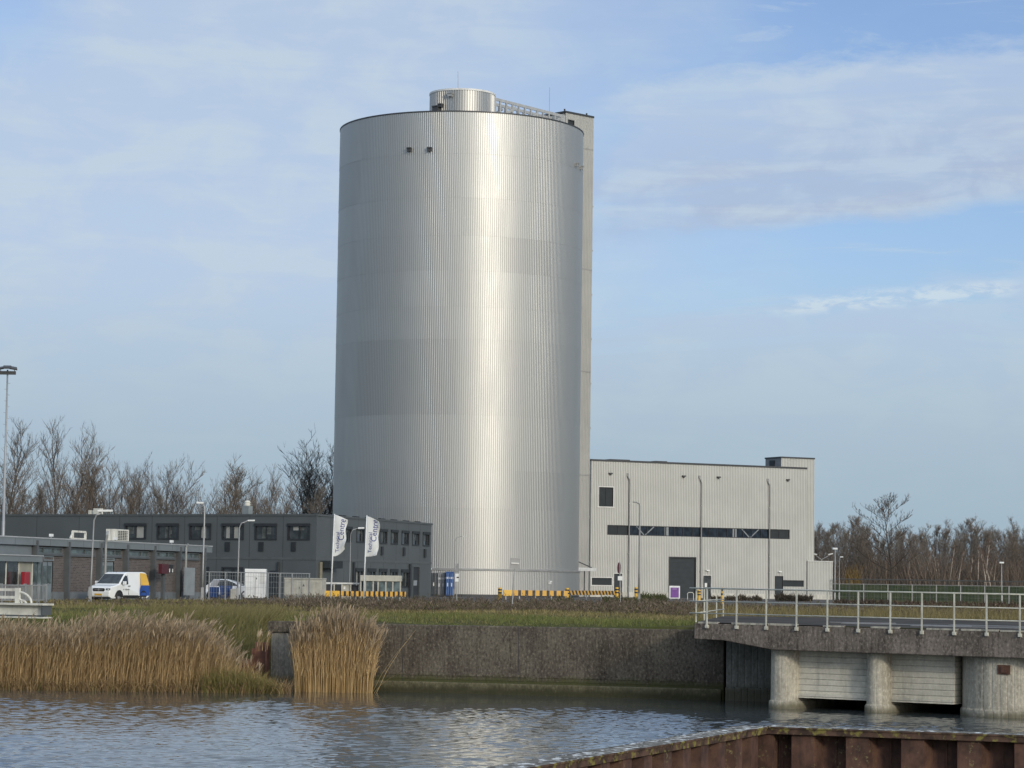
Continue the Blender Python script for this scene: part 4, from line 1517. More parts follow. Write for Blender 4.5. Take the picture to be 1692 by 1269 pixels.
mb = MB(); flat_wall(mb, 0, BK.L, .55, fz, wins + [door_l, door_m]); mb.box(BK.L - .02, BK.L, 0.003, 7, .5, fz)
mb.build('wall', M_BRICK, brk)
MB().box(0, BK.L - .05, .35, 7, .05, fz).build('core', M_ANTH2, brk)
cur = 0; mb = MB()
for h in (door_l, door_m):
    mb.box(cur, h[0], -.05, .3, 0, .55); cur = h[2]
mb.box(cur, BK.L + .02, -.05, .3, 0, .55)
mb.build('plinth', pmat('grey_plinth', (.15, .165, .175), .7), brk)
MB().box(0, BK.L + .35, -.28, 7.3, fz, BZ - .07).build('fascia', M_FASCIA, brk)
MB().box(-.02, BK.L + .39, -.32, 7.35, BZ - .07, BZ).build('roof_edge', pmat('pale_edge', (.36, .37, .37), .5), brk)
m = MB()
q = 1.5
while q < BK.L:
    m.box(q - .015, q + .015, -.285, -.28, fz + .01, BZ - .075); q += 2.35
m.build('fascia_joint', M_PILAS, brk)
for k, q in enumerate(fins):
    m = MB(); m.box(q - .11, q + .11, -.34, .05, 0, fz + (BZ - fz) * .62)
    o = m.build('fin', M_PILAS, brk)
    MB().box(q + .111, q + .16, -.32, -.02, 0, fz - .02).build('flange', pmat('fin_flange', (.22, .235, .24), .5), o)
for k, h in enumerate(wins):
    window(brk, *h, fw=.09, mull=(.66,) if k % 2 else (.3, .7), frame=pmat('window_grey', (.11, .125, .13), .5), pane=M_GLASSG, proud=.03)
    MB().box(h[0], h[2], -.1, -.031, h[1] - .1, h[1]).build('sill', M_PILAS, brk)
for h in (door_l, door_m):
    m = MB(); m.box(h[0], h[2], .05, .12, 0.05, h[3])
    d = m.build('door', M_DOORBLUE, brk)
    half = (h[0] + h[2]) / 2
    for (a, b) in ((h[0] + .12, half - .1), (half + .1, h[2] - .12)):
        m = MB(); m.box(a, b, .03, .05, 1.05 if h is door_l else .5, h[3] - .25); m.build('pane', M_GLASSG, d)
    m = MB(); m.box(half - .02, half + .02, .02, .05, .06, h[3] - .02); m.build('joint', M_PILAS, d)
    m = MB(); m.box(half + .05, half + .2, .0, .05, 1.0, 1.06); m.build('handle', M_GALV, d)
    window(brk, h[0], h[3] + .05, h[2], wz0 - .12, fw=.06, frame=M_DOORBLUE, pane=M_GLASSG, proud=.04, name='fanlight')
# grey upper panel above the porch
MB().box(0, BK.uv(51, 912)[0], -.05, -.001, pz0_, fz - .01).build('panel', M_FASCIA, brk)
# porch at the left end
pz = BK.uv(35, 927, .9)
pr = [BK.uv(-30, 920, 1.6)[0], BK.uv(70.5, 925, 1.6)[0]]
pzt = BK.uv(40, 918.5, 1.6)[1]; pzb = BK.uv(40, 928, 1.6)[1]
MB().box(pr[0], pr[1], -1.6, -.36, pzb, pzt).build('porch_roof', M_FASCIA, brk)
MB().box(pr[0], pr[1] + .05, -1.65, -.355, pzt, pzt + .06).build('porch_edge', pmat('pale_edge', (.36, .37, .37), .5), brk)
pl = [BK.uv(p, 950, 1.3)[0] for p in (-28, 8.5, 29.5, 52, 61, 68.5)]
for q in pl:
    MB().box(q - .05, q + .05, -1.36, -1.26, .0, pzb).build('porch_post', M_AGED if q in pl[1:4] else M_PILAS, brk)
for k, (a, b) in enumerate(zip(pl[:-1], pl[1:])):
    lo = 1.0 if k in (0, 1) else .1
    MB().box(a + .05, b - .05, -1.33, -1.29, lo, pzb).build('porch_glass', [M_GLASS, M_GLASS, pmat('interior_beige', (.30, .28, .22), .3), M_GLASSG, M_GLASSG][k], brk)
    if lo > .5:
        MB().box(a + .05, b - .05, -1.34, -1.28, .05, lo - .01).build('porch_panel', M_BRICK, brk)
# red chair-like box and dark shape seen in the porch
q = BK.uv(35.5, 955, 1.5)[0]; zq = BK.uv(35.5, 955, 1.5)[1]
bx = thing('red_display', 'dark red box standing in the glazed porch behind the grey bar fence', 'box', BK.world(q, 1.75), BK.rz)
m = MB(); m.box(-.32, .32, -.15, .15, zq - .4, zq + .35); m.build('panel', M_RED2, bx, bevel=.05)
m = MB(); m.box(-.06, .06, -.05, .05, 0, zq - .4); m.build('post', M_PILAS, bx)
# downpipes
for px_, e in ((162.8, 8), (296.5, 0)):
    q = BK.uv(px_, 940)[0]
    m = MB(); m.tube([(q, -.45, .1), (q, -.45, BZ - .2)] + ([(q - .15, -.6, BZ + .35), (q + .1, -.5, BZ + .55)] if e else [(q, -.6, BZ + .02)]), .075, 8)
    m.build('downpipe', pmat('pale_pipe', (.30, .305, .29), .5), brk)
# roof units (stand on the roof: things of their own)
for (a, b, t, label, gr_) in ((127.5, 148.5, 878, 'empty white metal frame of a cooling unit on the brick building roof', False), (189.5, 213.5, 874, 'white air conditioning unit with dark grille on the brick building roof', True)):
    s0, zt_ = BK.uv(a, t, -1.2); s1, _ = BK.uv(b, t, -1.2)
    u = thing('air_conditioner', label, 'air conditioner', BK.world((s0 + s1) / 2, -1.5, BZ), BK.rz)
    hh = zt_ - BZ; w = (s1 - s0) / 2
    m = MB()
    if gr_:
        m.box(-w, w, -.3, .3, .08, hh); c = m.build('case', M_AGED, u, bevel=.02)
        m = MB()
        for k in range(6):
            m.box(-w * .5, w * .75, -.33, -.30, .12 + (hh - .2) * (k + .2) / 6, .12 + (hh - .2) * (k + .75) / 6)
        m.build('grille', M_ANTH2, u)
        m = MB()
        for k in range(4):
            xq = -w * .45 + w * 1.2 * (k + .5) / 4
            m.box(xq - .02, xq + .02, -.345, -.33, .12, hh - .1)
        m.build('grille_bar', M_AGED, u)
    else:
        m.bar((-w, 0, .05), (-w, 0, hh), .12); m.bar((w, 0, .05), (w, 0, hh), .12); m.bar((-w, 0, hh), (w, 0, hh), .12); m.bar((-w, 0, .1), (w, 0, .1), .08)
        m.build('frame', M_AGED, u)
        m = MB(); m.tube([(-w - .3, 0, .1), (-w - .12, 0, .3), (-w, 0, .3)], .07, 6); m.build('pipe', M_AGED, u)
# small white roof lamps along the edge
for px_, py_ in ((79.5, 887), (185.5, 892), (279, 895)):
    s0, zt_ = BK.uv(px_, py_)
    o = thing('roof_lamp', {79.5: 'small white lamp on the brick building roof edge, nearest the left side', 185.5: 'small white lamp on the roof edge just left of the air conditioner', 279: 'small white lamp on the roof edge near the right end of the brick building'}[px_], 'lamp', BK.world(s0, .2, BZ), BK.rz)
    MB().box(-.1, .1, -.1, .1, .08, .24).build('lamp_head', M_WHITE, o); MB().box(-.03, .03, -.03, .03, 0, .08).build('stem', M_GALV, o)
# red and black box on a grey post in front of the brick wall
s0 = BK.uv(274.5, 945, 1.2)[0]
zt_ = BK.uv(274, 932, 1.2)[1]; zb2 = BK.uv(274, 948, 1.2)[1]
bx = thing('post_box', 'dark red and black box on a grey post before the brick wall', 'box on post', BK.world(s0, 1.2), BK.rz)
MB().box(-1.0, .12, -.12, .12, zb2, zt_).build('panel', M_RED, bx)
MB().box(.14, .95, -.1, .1, zb2 + .05, zt_ - .02).build('panel', M_BLACK, bx)
MB().box(-.12, .16, .121, .3, 0, zb2 + .3).build('post', M_PILAS, bx)
for q in (.3, .8):
    MB().box(q - .03, q + .03, -.14, -.1, zb2 + .1, zt_ - .3).build('hasp', M_WHITE, bx)
s0, s1 = BK.uv(304.5, 960, .8)[0], BK.uv(321, 960, .8)[0]
zt_ = BK.uv(312, 938, .8)[1]
bd = thing('info_board', 'tall blank grey board standing at the right end of the brick wall', 'board', BK.world((s0 + s1) / 2, .8), BK.rz)
MB().box(-(s1 - s0) / 2, (s1 - s0) / 2, -.04, .04, .35, zt_).build('panel', M_PANEL, bd)
MB().box(-.05, .05, -.05, .05, 0, .34).build('post', M_PILAS, bd)

# grey bar fence by the porch
fA = P(-20, 980, 128.0); fB_ = P(76, 980, 133.0)
FF = Fac((fA.x, fA.y), (fB_.x, fB_.y))
ft = FF.uv(40, 966)[1]
fe = thing('bar_fence', 'grey upright-bar fence in front of the glazed porch at far left', 'fence', (fA.x, fA.y, 0), FF.rz)
m = MB(); m.box(0, FF.L, -.03, .03, ft - .06, ft); m.box(0, FF.L, -.03, .03, .2, .26); m.build('rail', M_GALV, fe)
m = MB(); nb = int(FF.L / .125)
for k in range(nb):
    m.box(FF.L * k / nb - .013, FF.L * k / nb + .013, -.015, .015, .26, ft - .06)
m.build('bars', M_GALV, fe)
for px_ in (2, 41, 63, 75.5):
    q = FF.uv(px_, 980)[0]; MB().box(q - .07, q + .07, -.05, .05, 0, ft + .05).build('post', M_GALV, fe)
# white steel swing gate / bridge end at far left, near the bank
gD = 95.0
gA = P(-60, 1000, gD + 1); gB = P(80.5, 1000, gD - .5)
GF = Fac((gA.x, gA.y), (gB.x, gB.y))
gt = thing('swing_bridge_end', 'aged white steel bridge girder end with railing and quarter-round hoops above the reeds', 'bridge', (gA.x, gA.y, 0), GF.rz)
z1 = GF.uv(40, 997.5)[1]; z0 = GF.uv(40, 1021)[1]; zm = GF.uv(40, 1016)[1]
e0 = GF.uv(77, 1010)[0]
m = MB(); m.box(0, e0, -.12, .12, zm, z1 - .05); m.build('girder', M_AGED, gt)
m = MB(); m.box(-.1, GF.uv(80.5, 997)[0], -.35, .35, z1 - .05, z1 + .02); m.build('top_flange', M_AGED, gt)
m = MB(); m.box(0, e0 + .04, -.3, .3, z0, zm - .06); m.build('bottom_flange', M_AGED, gt)
m = MB(); m.box(0, e0 - .05, -.1, .1, zm - .058, zm - .002); m.box(e0 - .05, e0 + .02, -.3, .3, zm + .01, z1 - .06); m.build('stiffener', M_PILAS, gt)
zr1 = GF.uv(20, 974)[1]; zr2 = GF.uv(20, 986.5)[1]; zr3 = GF.uv(20, 997)[1]
rx = GF.uv(29.5, 985)[0]
m = MB(); m.box(rx - .09, rx + .09, -.06, .06, z1 + .02, zr1 + .06); m.build('post', M_AGED, gt)
m = MB()
for zz in (zr1, zr2):
    m.box(0, rx - .09, -.04, .04, zz - .06, zz + .04)
m.build('rail', M_AGED, gt)
for px_, py_ in ((52, 997), (43.5, 997), (36.5, 997)):
    r = GF.uv(px_, py_)[0] - rx
    rz_ = {52: zr1 - .09, 43.5: zr2 - .1, 36.5: z1 + .18}[px_] - z1
    pts = [(rx + r * math.sin(a), 0, z1 + rz_ * math.cos(a)) for a in [k * math.pi / 2 / 10 for k in range(11)]]
    m = MB(); m.tube(pts, .045, 6); m.build('hoop', M_AGED, gt, smooth=True)
# concrete stub post
p = P(93, 1012, 112.0)
cpst = MB(); cpst.box(-.16, .16, -.16, .16, -.4, Z(93, 1003, 112.0))
o = cpst.build('concrete_post', concrete_mat('post_concrete', (.20, .185, .16), (.13, .12, .10), streak=.5, speck=.4), bevel=.03)
o.location = (p.x, p.y, 0); tag(o, 'short square concrete post in the grass beside the white bridge girder', 'post')

# ================================================================== vehicles
def loft_car(name, label, cat, prof, wf, L, loc, rz, paint, bevel=.05):
    """prof: closed side outline (x forward, z); wf(z): half width"""
    t = thing(name, label, cat, loc, rz)
    m = MB(); n = len(prof)
    for s in (1, -1):
        m.v += [(x, s * wf(z, x), z) for (x, z) in prof]
    m.f.append(tuple(range(n))); m.m.append(0)
    m.f.append(tuple(reversed(range(n, 2 * n)))); m.m.append(0)
    for k in range(n):
        j = (k + 1) % n
        m.f.append((j, k, n + k, n + j)); m.m.append(0)
    b = m.build('body', paint, t, bevel=bevel)
    bm_fix(b)
    return t


def bm_fix(o):
    import bmesh
    bm = bmesh.new(); bm.from_mesh(o.data)
    bmesh.ops.recalc_face_normals(bm, faces=bm.faces)
    bmesh.ops.triangulate(bm, faces=[f for f in bm.faces if len(f.verts) > 4])
    bm.to_mesh(o.data); bm.free()


def side_patch(parent, name, pts, wf, s, mat, lift=.012, thick=.012):
    """panel lying on the body's side; pts in (x, z)"""
    m = MB(); n = len(pts)
    for k in (lift - thick * 2, lift):
        m.v += [(x, s * (wf(z, x) + k), z) for (x, z) in pts]
    m.f.append(tuple(range(n))); m.m.append(0); m.f.append(tuple(reversed(range(n, 2 * n)))); m.m.append(0)
    for k in range(n):
        j = (k + 1) % n; m.f.append((k, j, n + j, n + k)); m.m.append(0)
    o = m.build(name, mat, parent); bm_fix(o)
    return o


def wheel(parent, x, y, r, w=.2):
    m = MB(); prof = [(r * .62, -w / 2), (r * .93, -w / 2), (r, -w * .32), (r, w * .32), (r * .93, w / 2), (r * .62, w / 2)]
    m.lathe(prof, 28, close=False)
    o = m.build('wheel', M_BLACK, parent, smooth=True)
    m = MB(); m.lathe([(r * .64, -w * .3), (r * .6, w * .36), (r * .16, w * .42), (r * .14, w * .3)], 20)
    m.build('rim', M_GALV, o)
    o.location = (x, y, r); o.rotation_euler = (-math.pi / 2 if y > 0 else math.pi / 2, 0, 0)
    return o


def wf_van(z, x=2.0):
    w = .90
    if z > 1.05: w = .90 - (z - 1.05) * .20
    if z < .35: w = .87
    if x > 3.7: w -= (x - 3.7) * .14
    return w


vpos = P(196, 985, 163.0)
VRZ = math.atan2(-.906, -.423)
vx, vy = X(194, 152, .8), 152.0
c_, s_ = math.cos(VRZ), math.sin(VRZ)
VL = (vx - c_ * 2.2, vy - s_ * 2.2, 0.0)
van_prof = [(0.02, .38), (0.0, .95), (.05, 1.2), (.20, 1.74), (.32, 1.85), (.6, 1.88), (2.35, 1.86), (2.62, 1.80), (3.42, 1.13), (3.55, 1.08), (4.15, .98), (4.30, .88), (4.40, .62), (4.40, .36), (4.28, .24), (3.95, .22), (.25, .25)]
VW = pmat('van_white', (.80, .80, .78), .3, coat=.5, var=.02)
van = loft_car('delivery_van', 'white delivery van with yellow and blue rear, parked before the brick building', 'van', van_prof, wf_van, 4.4, VL, VRZ, VW)
van.scale = (.95, .95, .96)
SIDE = (1, -1)
for s in SIDE:
    side_patch(van, 'side_window', [(2.45, 1.12), (2.45, 1.62), (2.62, 1.66), (2.78, 1.58), (3.22, 1.18), (3.2, 1.1)], wf_van, s, M_GLASS, .008)
    side_patch(van, 'yellow_panel', [(.10, 1.06), (.10, 1.22), (.24, 1.70), (.36, 1.80), (.95, 1.82), (1.0, 1.06)], wf_van, s, M_YELLOW, .008)
    side_patch(van, 'blue_panel', [(.05, .42), (.03, 1.045), (1.0, 1.045), (1.12, .75), (1.12, .42)], wf_van, s, pmat('van_blue', (.02, .07, .28), .35), .008)
    side_patch(van, 'sill_trim', [(1.15, .24), (1.15, .36), (1.35, .44), (2.95, .44), (3.05, .36), (3.05, .24)], wf_van, s, M_BLACK, .02)
    side_patch(van, 'wheel_arch', [(3.02 + .42 * math.cos(a) + .42, .34 + .42 * math.sin(a)) for a in [math.pi * k / 10 for k in range(11)]], wf_van, s, M_BLACK, .014)
    side_patch(van, 'wheel_arch', [(.74 + .40 * math.cos(a), .34 + .40 * math.sin(a)) for a in [math.pi * k / 10 for k in range(11)]], wf_van, s, M_BLACK, .018)
    side_patch(van, 'door_handle', [(2.25, .98), (2.25, 1.03), (2.45, 1.03), (2.45, .98)], wf_van, s, M_BLACK, .03)
    m = MB(); m.box(3.0, 3.16, s * .93, s * 1.14, 1.08, 1.30); m.box(3.03, 3.1, s * .84, s * .94, 1.1, 1.16)
    mo = m.build('mirror', VW, van, bevel=.03); bm_fix(mo)
    for x in (.74, 3.44):
        wheel(van, x, s * .80, .325)
# small grey door lettering (too small to read in the photograph) and panel gap lines
m = MB()
for k in range(7):
    if k == 5: continue
    m.box(2.32 + k * .1, 2.38 + k * .1, .90, .909, .76, .84 if k % 2 else .82)
m.build('lettering', pmat('letter_grey', (.2, .2, .2), .5), van)
side_patch(van, 'door_gap', [(2.36, .46), (2.36, 1.7), (2.375, 1.7), (2.375, .46)], wf_van, 1, M_PILAS, .006)
# windscreen
m = MB()
p0, p1 = (2.70, 1.735), (3.40, 1.15)
nx, nz = .63, .77
for k in (-.02, .012):
    m.v += [(p0[0] + nx * k, -.70, p0[1] + nz * k), (p0[0] + nx * k, .70, p0[1] + nz * k), (p1[0] + nx * k, .80, p1[1] + nz * k), (p1[0] + nx * k, -.80, p1[1] + nz * k)]
for f in ((0, 1, 2, 3), (7, 6, 5, 4), (0, 4, 5, 1), (1, 5, 6, 2), (2, 6, 7, 3), (3, 7, 4, 0)):
    m.f.append(f); m.m.append(0)
o = m.build('windscreen', M_GLASS, van); bm_fix(o)
# front: grille, headlights, plate, bumper
m = MB(); m.prism([(-.44, 0), (-.36, -.16), (.36, -.16), (.44, 0), (.40, .10), (-.40, .10)], 0, .03)
g_ = m.build('grille', M_BLACK, van); g_.rotation_euler = (math.pi / 2, 0, math.pi / 2); g_.location = (4.355, 0, .76)
m = MB(); m.box(-.3, .3, -.015, .015, .025, .045); m.lathe([(.07, .02), (.06, .05)], 16)
m.build('emblem', M_GALV, g_)
for s in SIDE:
    m = MB(); m.box(4.02, 4.375, s * .52, s * .81, .73, .86); h_ = m.build('headlight', pmat('lamp_clear', (.12, .125, .13), .1), van, bevel=.03); bm_fix(h_)
    m = MB(); m.box(4.2, 4.39, s * .66, s * .76, .76, .83); l_ = m.build('reflector', M_WHITE, h_); bm_fix(l_)
m = MB(); m.box(4.40, 4.425, -.26, .26, .42, .53); m.build('number_plate', pmat('plate_yellow', (.62, .36, .05), .5), van)
m = MB(); m.box(4.20, 4.41, -.80, .80, .20, .335); m.build('bumper', M_BLACK, van, bevel=.03)
m = MB(); m.tube([(2.5, 0, 1.84), (2.4, 0, 1.95)], .012, 5); m.build('aerial', M_BLACK, van)

# car half hidden by the bins
wf_car = lambda z, x=2: (.88 if z < .85 else .88 - (z - .85) * .36)
car_prof = [(0.0, .35), (.02, .85), (.45, .98), (1.0, 1.36), (1.5, 1.47), (2.1, 1.45), (2.7, 1.25), (3.15, .98), (4.0, .84), (4.25, .6), (4.25, .3), (.2, .28)]
cx0, cy0 = X(343, 193, .5), 193.0
car = loft_car('parked_car', 'silver-white parked car half hidden behind the blue wheeled bins', 'car', car_prof, wf_car, 4.25, (cx0 - .4, cy0, 0), R(-4), pmat('car_silver', (.62, .63, .64), .3, .3, coat=.5, var=.02))
for s in SIDE:
    side_patch(car, 'side_window', [(.75, .98), (1.1, 1.32), (1.55, 1.40), (2.05, 1.38), (2.6, 1.18), (2.85, .98)], wf_car, s, M_GLASS, .008)
    for x in (.8, 3.4):
        wheel(car, x, s * .78, .31)
m = MB(); m.quad((2.2, -.62, 1.425), (2.2, .62, 1.425), (3.12, .72, 1.01), (3.12, -.72, 1.01)); m.build('windscreen', M_GLASS, car)

# ================================================================== bins, cabinets, containers behind the mesh fence
def wheelie(px0, px1, py_t, D, label, lid_open=False):
    x0, x1 = X(px0, D, .6), X(px1, D, .6); w = (x1 - x0) / 2; h = Z((px0 + px1) / 2, py_t, D)
    t = thing('wheelie_bin', label, 'bin', ((x0 + x1) / 2, D, 0), 0, 'blue bins behind the mesh fence')
    m = MB(); q = .82
    m.v += [(-w * q, -w * q, .12), (w * q, -w * q, .12), (w * q, w * q, .12), (-w * q, w * q, .12), (-w, -w, h - .1), (w, -w, h - .1), (w, w, h - .1), (-w, w, h - .1)]
    for f in ((0, 3, 2, 1), (4, 5, 6, 7), (0, 1, 5, 4), (1, 2, 6, 5), (2, 3, 7, 6), (3, 0, 4, 7)):
        m.f.append(f); m.m.append(0)
    for k in range(3):
        xq = -w * .6 + w * .6 * k; m.box(xq - .02, xq + .02, -w * .99, -w * .85, .2, h - .2)
    m.build('body', M_BLUEBIN, t, bevel=.03)
    m = MB()
    if lid_open:
        m.bar((-.1, w * .95, h - .05), (.15, w * .4, h + .45), w * 1.9, .05)
        m.build('lid', pmat('pale_lid', (.5, .52, .55), .4), t)
    else:
        m.box(-w * 1.04, w * 1.04, -w * 1.05, w * 1.04, h - .1, h); m.box(-w * .8, w * .8, w * 1.0, w * 1.15, h - .12, h - .04); m.build('lid', M_BLUEBIN, t, bevel=.03)
    for s in (-1, 1):
        m = MB(); m.lathe([(.06, -.04), (.12, -.04), (.12, .04), (.06, .04)], 14); o = m.build('wheel', M_BLACK, t); o.location = (s * w * .8, w * .7, .12); o.rotation_euler = (0, math.pi / 2, 0)
    return t


wheelie(346, 361.5, 967.5, 186, 'blue wheeled bin with raised pale lid, nearest the brick building', True)
wheelie(364, 383, 968, 186.5, 'blue wheeled bin with closed lid, right of the one with raised lid')
x0, x1 = X(382, 186, .3), X(391, 186, .3)
o = MB().box(-(x1 - x0) / 2, (x1 - x0) / 2, -.2, .2, 0, Z(386, 973, 186)).build('crate', M_BEIGE2, bevel=.02)
o.location = ((x0 + x1) / 2, 185.6, 0); tag(o, 'small beige crate on the ground right of the blue bins', 'crate')


def cabinet(name, label, cat, pxl, pxr, pyt, D, depth, mat, rz=0.0, base=.1):
    x0, x1 = X(pxl, D, 1), X(pxr, D, 1); h = Z((pxl + pxr) / 2, pyt, D)
    t = thing(name, label, cat, ((x0 + x1) / 2, D + depth / 2, 0), rz)
    return t, (x1 - x0) / 2, h


t, w, h = cabinet('equipment_cabinet', 'tall white equipment cabinet with louvred upper right panel behind the mesh fence', 'cabinet', 404, 438.8, 940, 186, .9, M_WHITE)
MB().box(-w, w, -.45, .45, .12, h).build('case', M_WHITE, t, bevel=.02)
MB().box(-w * .95, w * .95, -.4, .4, 0, .12).build('base', M_BLACK, t)
MB().box(-w * .98, -w * .12, -.475, -.45, .2, h - .06).build('door', M_WHITE, t, bevel=.008)
d = MB().box(-w * .08, w * .97, -.475, -.45, .2, h - .06).build('door', M_WHITE, t, bevel=.008)
m = MB()
for k in range(14):
    zz = h * .52 + k * h * .028
    m.box(w * .42, w * .92, -.49, -.475, zz, zz + h * .014)
m.build('louvre', pmat('louvre_pale', (.48, .48, .46), .5), d)
MB().box(w * .10, w * .17, -.49, -.475, h * .66, h * .72).build('handle', M_DBOX, d)
MB().box(w * -.02, w * .03, -.482, -.475, h * .10, h * .75).build('label_strip', M_GALV, d)
m = MB()
for k in range(3):
    m.box(-w * .9, -w * .2, -.482, -.475, h * (.34 + .2 * k), h * (.345 + .2 * k))
m.build('groove', M_PANEL, t)

t, w, h = cabinet('transformer_cabinet', 'beige transformer cabinet with double doors and a small warning triangle', 'cabinet', 471.5, 534.5, 955, 187, 1.6, M_BEIGE, R(-8))
MB().box(-w, w, -.8, .8, .35, h - .1).build('case', M_BEIGE, t, bevel=.015)
MB().box(-w * 1.01, w * 1.01, -.86, .86, h - .1, h).build('roof', M_BEIGE2, t, bevel=.02)
MB().box(-w * .98, w * .98, -.78, .78, 0, .345).build('base', M_CONC_GREY, t)
for (a, b) in ((-.98, -.68), (-.66, -.22), (-.20, .22), (.30, .60)):
    d = MB().box(w * a, w * b, -.825, -.80, .42, h - .18).build('door', M_BEIGE, t, bevel=.008)
    if a == -.20:
        m = MB(); m.poly([(w * -.02, -.83, h * .62), (w * .10, -.83, h * .62), (w * .04, -.83, h * .75)]); m.build('warning_triangle', M_DBOX, d)
        MB().box(w * -.19, w * -.17, -.84, -.825, h * .5, h * .6).build('handle', M_DBOX, d)
m = MB()
for k in range(12):
    zz = .5 + k * (h - .75) / 12
    m.box(w * .68, w * .94, -.82, -.80, zz, zz + .05)
m.build('louvre', M_BEIGE2, t)
t, w, h = cabinet('bicycle_shed', 'low dark shed with pale roof rail between the beige cabinet and the glass shelter', 'shed', 535, 594, 962.5, 197, 2.0, M_BEIGE)
MB().box(-w, w, -1, 1, h - .12, h).build('roof', M_LTRIM, t)
for q in (-.98, -.42, .02, .5, .98):
    MB().box(w * q - .05, w * q + .05, -.95, -.85, 0, h - .12).build('post', M_BEIGE, t)
MB().box(-w * .9, -w * .05, -.8, -.75, .1, h - .2).build('panel', M_ANTH2, t)
d = MB().box(-w * .02, w * .48, -.82, -.76, .05, h - .15).build('door', M_BEIGE2, t)
MB().box(w * .1, w * .2, -.83, -.82, h * .62, h * .78).build('notice', M_WHITE, d)
MB().box(w * .5, w * .95, -.8, -.75, .1, h - .2).build('panel', M_ANTH2, t)
t, w, h = cabinet('glass_shelter', 'small glazed shelter with a deep beige roof fascia, behind the striped barrier', 'shelter', 595, 662.5, 950.8, 196, 1.8, M_BEIGE)
zf = Z(630, 960.5, 196)
MB().box(-w, w, -1, 1, zf, h).build('roof', M_BEIGE, t, bevel=.02)
MB().box(-w * .97, w * .97, .8, .86, .05, zf).build('back_wall', M_GLASSG, t)
for q in (-.97, -.74, -.36, -.12, .26, .60, .97):
    MB().box(w * q - .05, w * q + .05, -.92, -.82, 0, zf).build('post', M_BEIGE, t)
for a, b in ((-.71, -.39), (-.33, -.15), (-.09, .23), (.29, .57), (.63, .94)):
    MB().box(w * a, w * b, -.89, -.86, .1, zf - .05).build('pane', M_GLASSG if a != -.33 else M_GLASS, t)
# two shipping containers end-on, at the foot of the silo
for (a, b, pt, mt, lb, D_) in ((722.5, 735, 946.5, M_GREYC, 'grey shipping container seen end-on at the foot of the silo', 262), (736.2, 749.5, 945, M_BLUEC, 'blue shipping container seen end-on beside the grey one', 261)):
    x0, x1 = X(a, D_, 1), X(b, D_, 1); w = (x1 - x0) / 2; h = Z((a + b) / 2, pt, D_)
    t = thing('shipping_container', lb, 'container', ((x0 + x1) / 2, D_, 0), 0)
    MB().box(-w, w, 0, 6, .12, h).build('box', mt, t)
    for s in (-1, 1):
        d = MB().box(min(s * .02, s * w * .96), max(s * .02, s * w * .96), -.05, -.001, .2, h - .12).build('door', mt, t)
        for q in (.3, .7):
            MB().tube([(s * w * q, -.09, .2), (s * w * q, -.09, h - .15)], .035, 6).build('lock_rod', M_GALV if mt is M_GREYC else pmat('rod_blue', (.12, .20, .38), .5), d)
        m = MB(); m.box(s * w * .5 - .16, s * w * .5 + .16, -.07, -.05, h * .72, h * .80); m.box(s * w * .55 - .1, s * w * .55 + .1, -.07, -.05, h * .42, h * .56)
        m.build('marking', M_WHITE, d)
    MB().box(-w, w, -.04, 6, h, h + .04).build('roof', mt, t)
# steel gate post and dark double gate left of the containers
x0, x1 = X(710.5, 258, 1), X(722, 258, 1)
t = thing('yard_gate', 'dark grey panel gate with a pale capped post between office wing and containers', 'gate', (x0, 258, 0), 0)
h = Z(712, 941, 258)
MB().box(-.14, .08, -.1, .1, 0, h).build('post', M_GALV, t); MB().box(-.2, .14, -.14, .14, h, h + .12).build('post_cap', M_WHITE, t)
m = MB(); L_ = x1 - x0
for k in range(5):
    m.box(.1 + L_ * k / 5, .1 + L_ * (k + .9) / 5, -.03, .03, .1, h - .35)
m.build('leaf', M_ANTHDOOR, t)
MB().box(L_ * .45, L_ * .6, -.07, -.03, 1.1, 1.45).build('lock_box', M_AGED, t)

# wire mesh fence around the bins and cabinets
def mesh_fence(name, label, pts, h, posts, mat_post, wire=.12, wr=.006, top=.03, group=None):
    A = Vector(pts[0]); B = Vector(pts[1])
    F_ = Fac(A, B)
    t = thing(name, label, 'fence', (A.x, A.y, pts[2] if len(pts) > 2 else 0), F_.rz, group)
    m = MB(); m.tube([(0, 0, h), (F_.L, 0, h)], top, 6); m.build('top_rail', mat_post, t)
    m = MB(); n = int(F_.L / wire)
    for k in range(n):
        xq = F_.L * (k + .5) / n
        m.box(xq - wr, xq + wr, -wr, wr, .06, h - .02)
    k = .1
    while k < h:
        m.box(0, F_.L, -wr * 1.9, -wr * .9, k - wr, k + wr); k += wire * 1.6
    m.build('wire_mesh', mat_post, t)
    for q in posts(F_):
        m = MB(); m.box(q - .035, q + .035, -.035, .035, 0, h + .03); m.build('post', mat_post, t)
    return t


mfD = 178.0
mesh_fence('mesh_fence', 'grey wire mesh fence in front of the bins and white cabinet', ((X(338, mfD, 1), mfD), (X(512, mfD + 8, 1), mfD + 8)), 1.95,
           lambda F_: [F_.uv(p, 960)[0] for p in (345.5, 372.5, 398, 442.5, 462.5, 482.5, 511)], M_GALV, .25, .006)
mesh_fence('mesh_fence', 'light grey wire fence with straight posts crossing the right side behind the deck', ((X(1372, 240, 1), 240.0), (X(1800, 246, 1), 246.0)), 1.85,
           lambda F_: [F_.uv(p, 975)[0] for p in range(1387, 1800, 40)], M_PIPE, .35, .0025, .018)
mesh_fence('mesh_fence', 'tall dark mesh fence in front of the woodland on the right', ((X(1376, 318, 1), 318.0), (X(1800, 322, 1), 322.0)), 2.6,
           lambda F_: [k * F_.L / 16 for k in range(17)], M_ANTH2, .3, .010, .06)

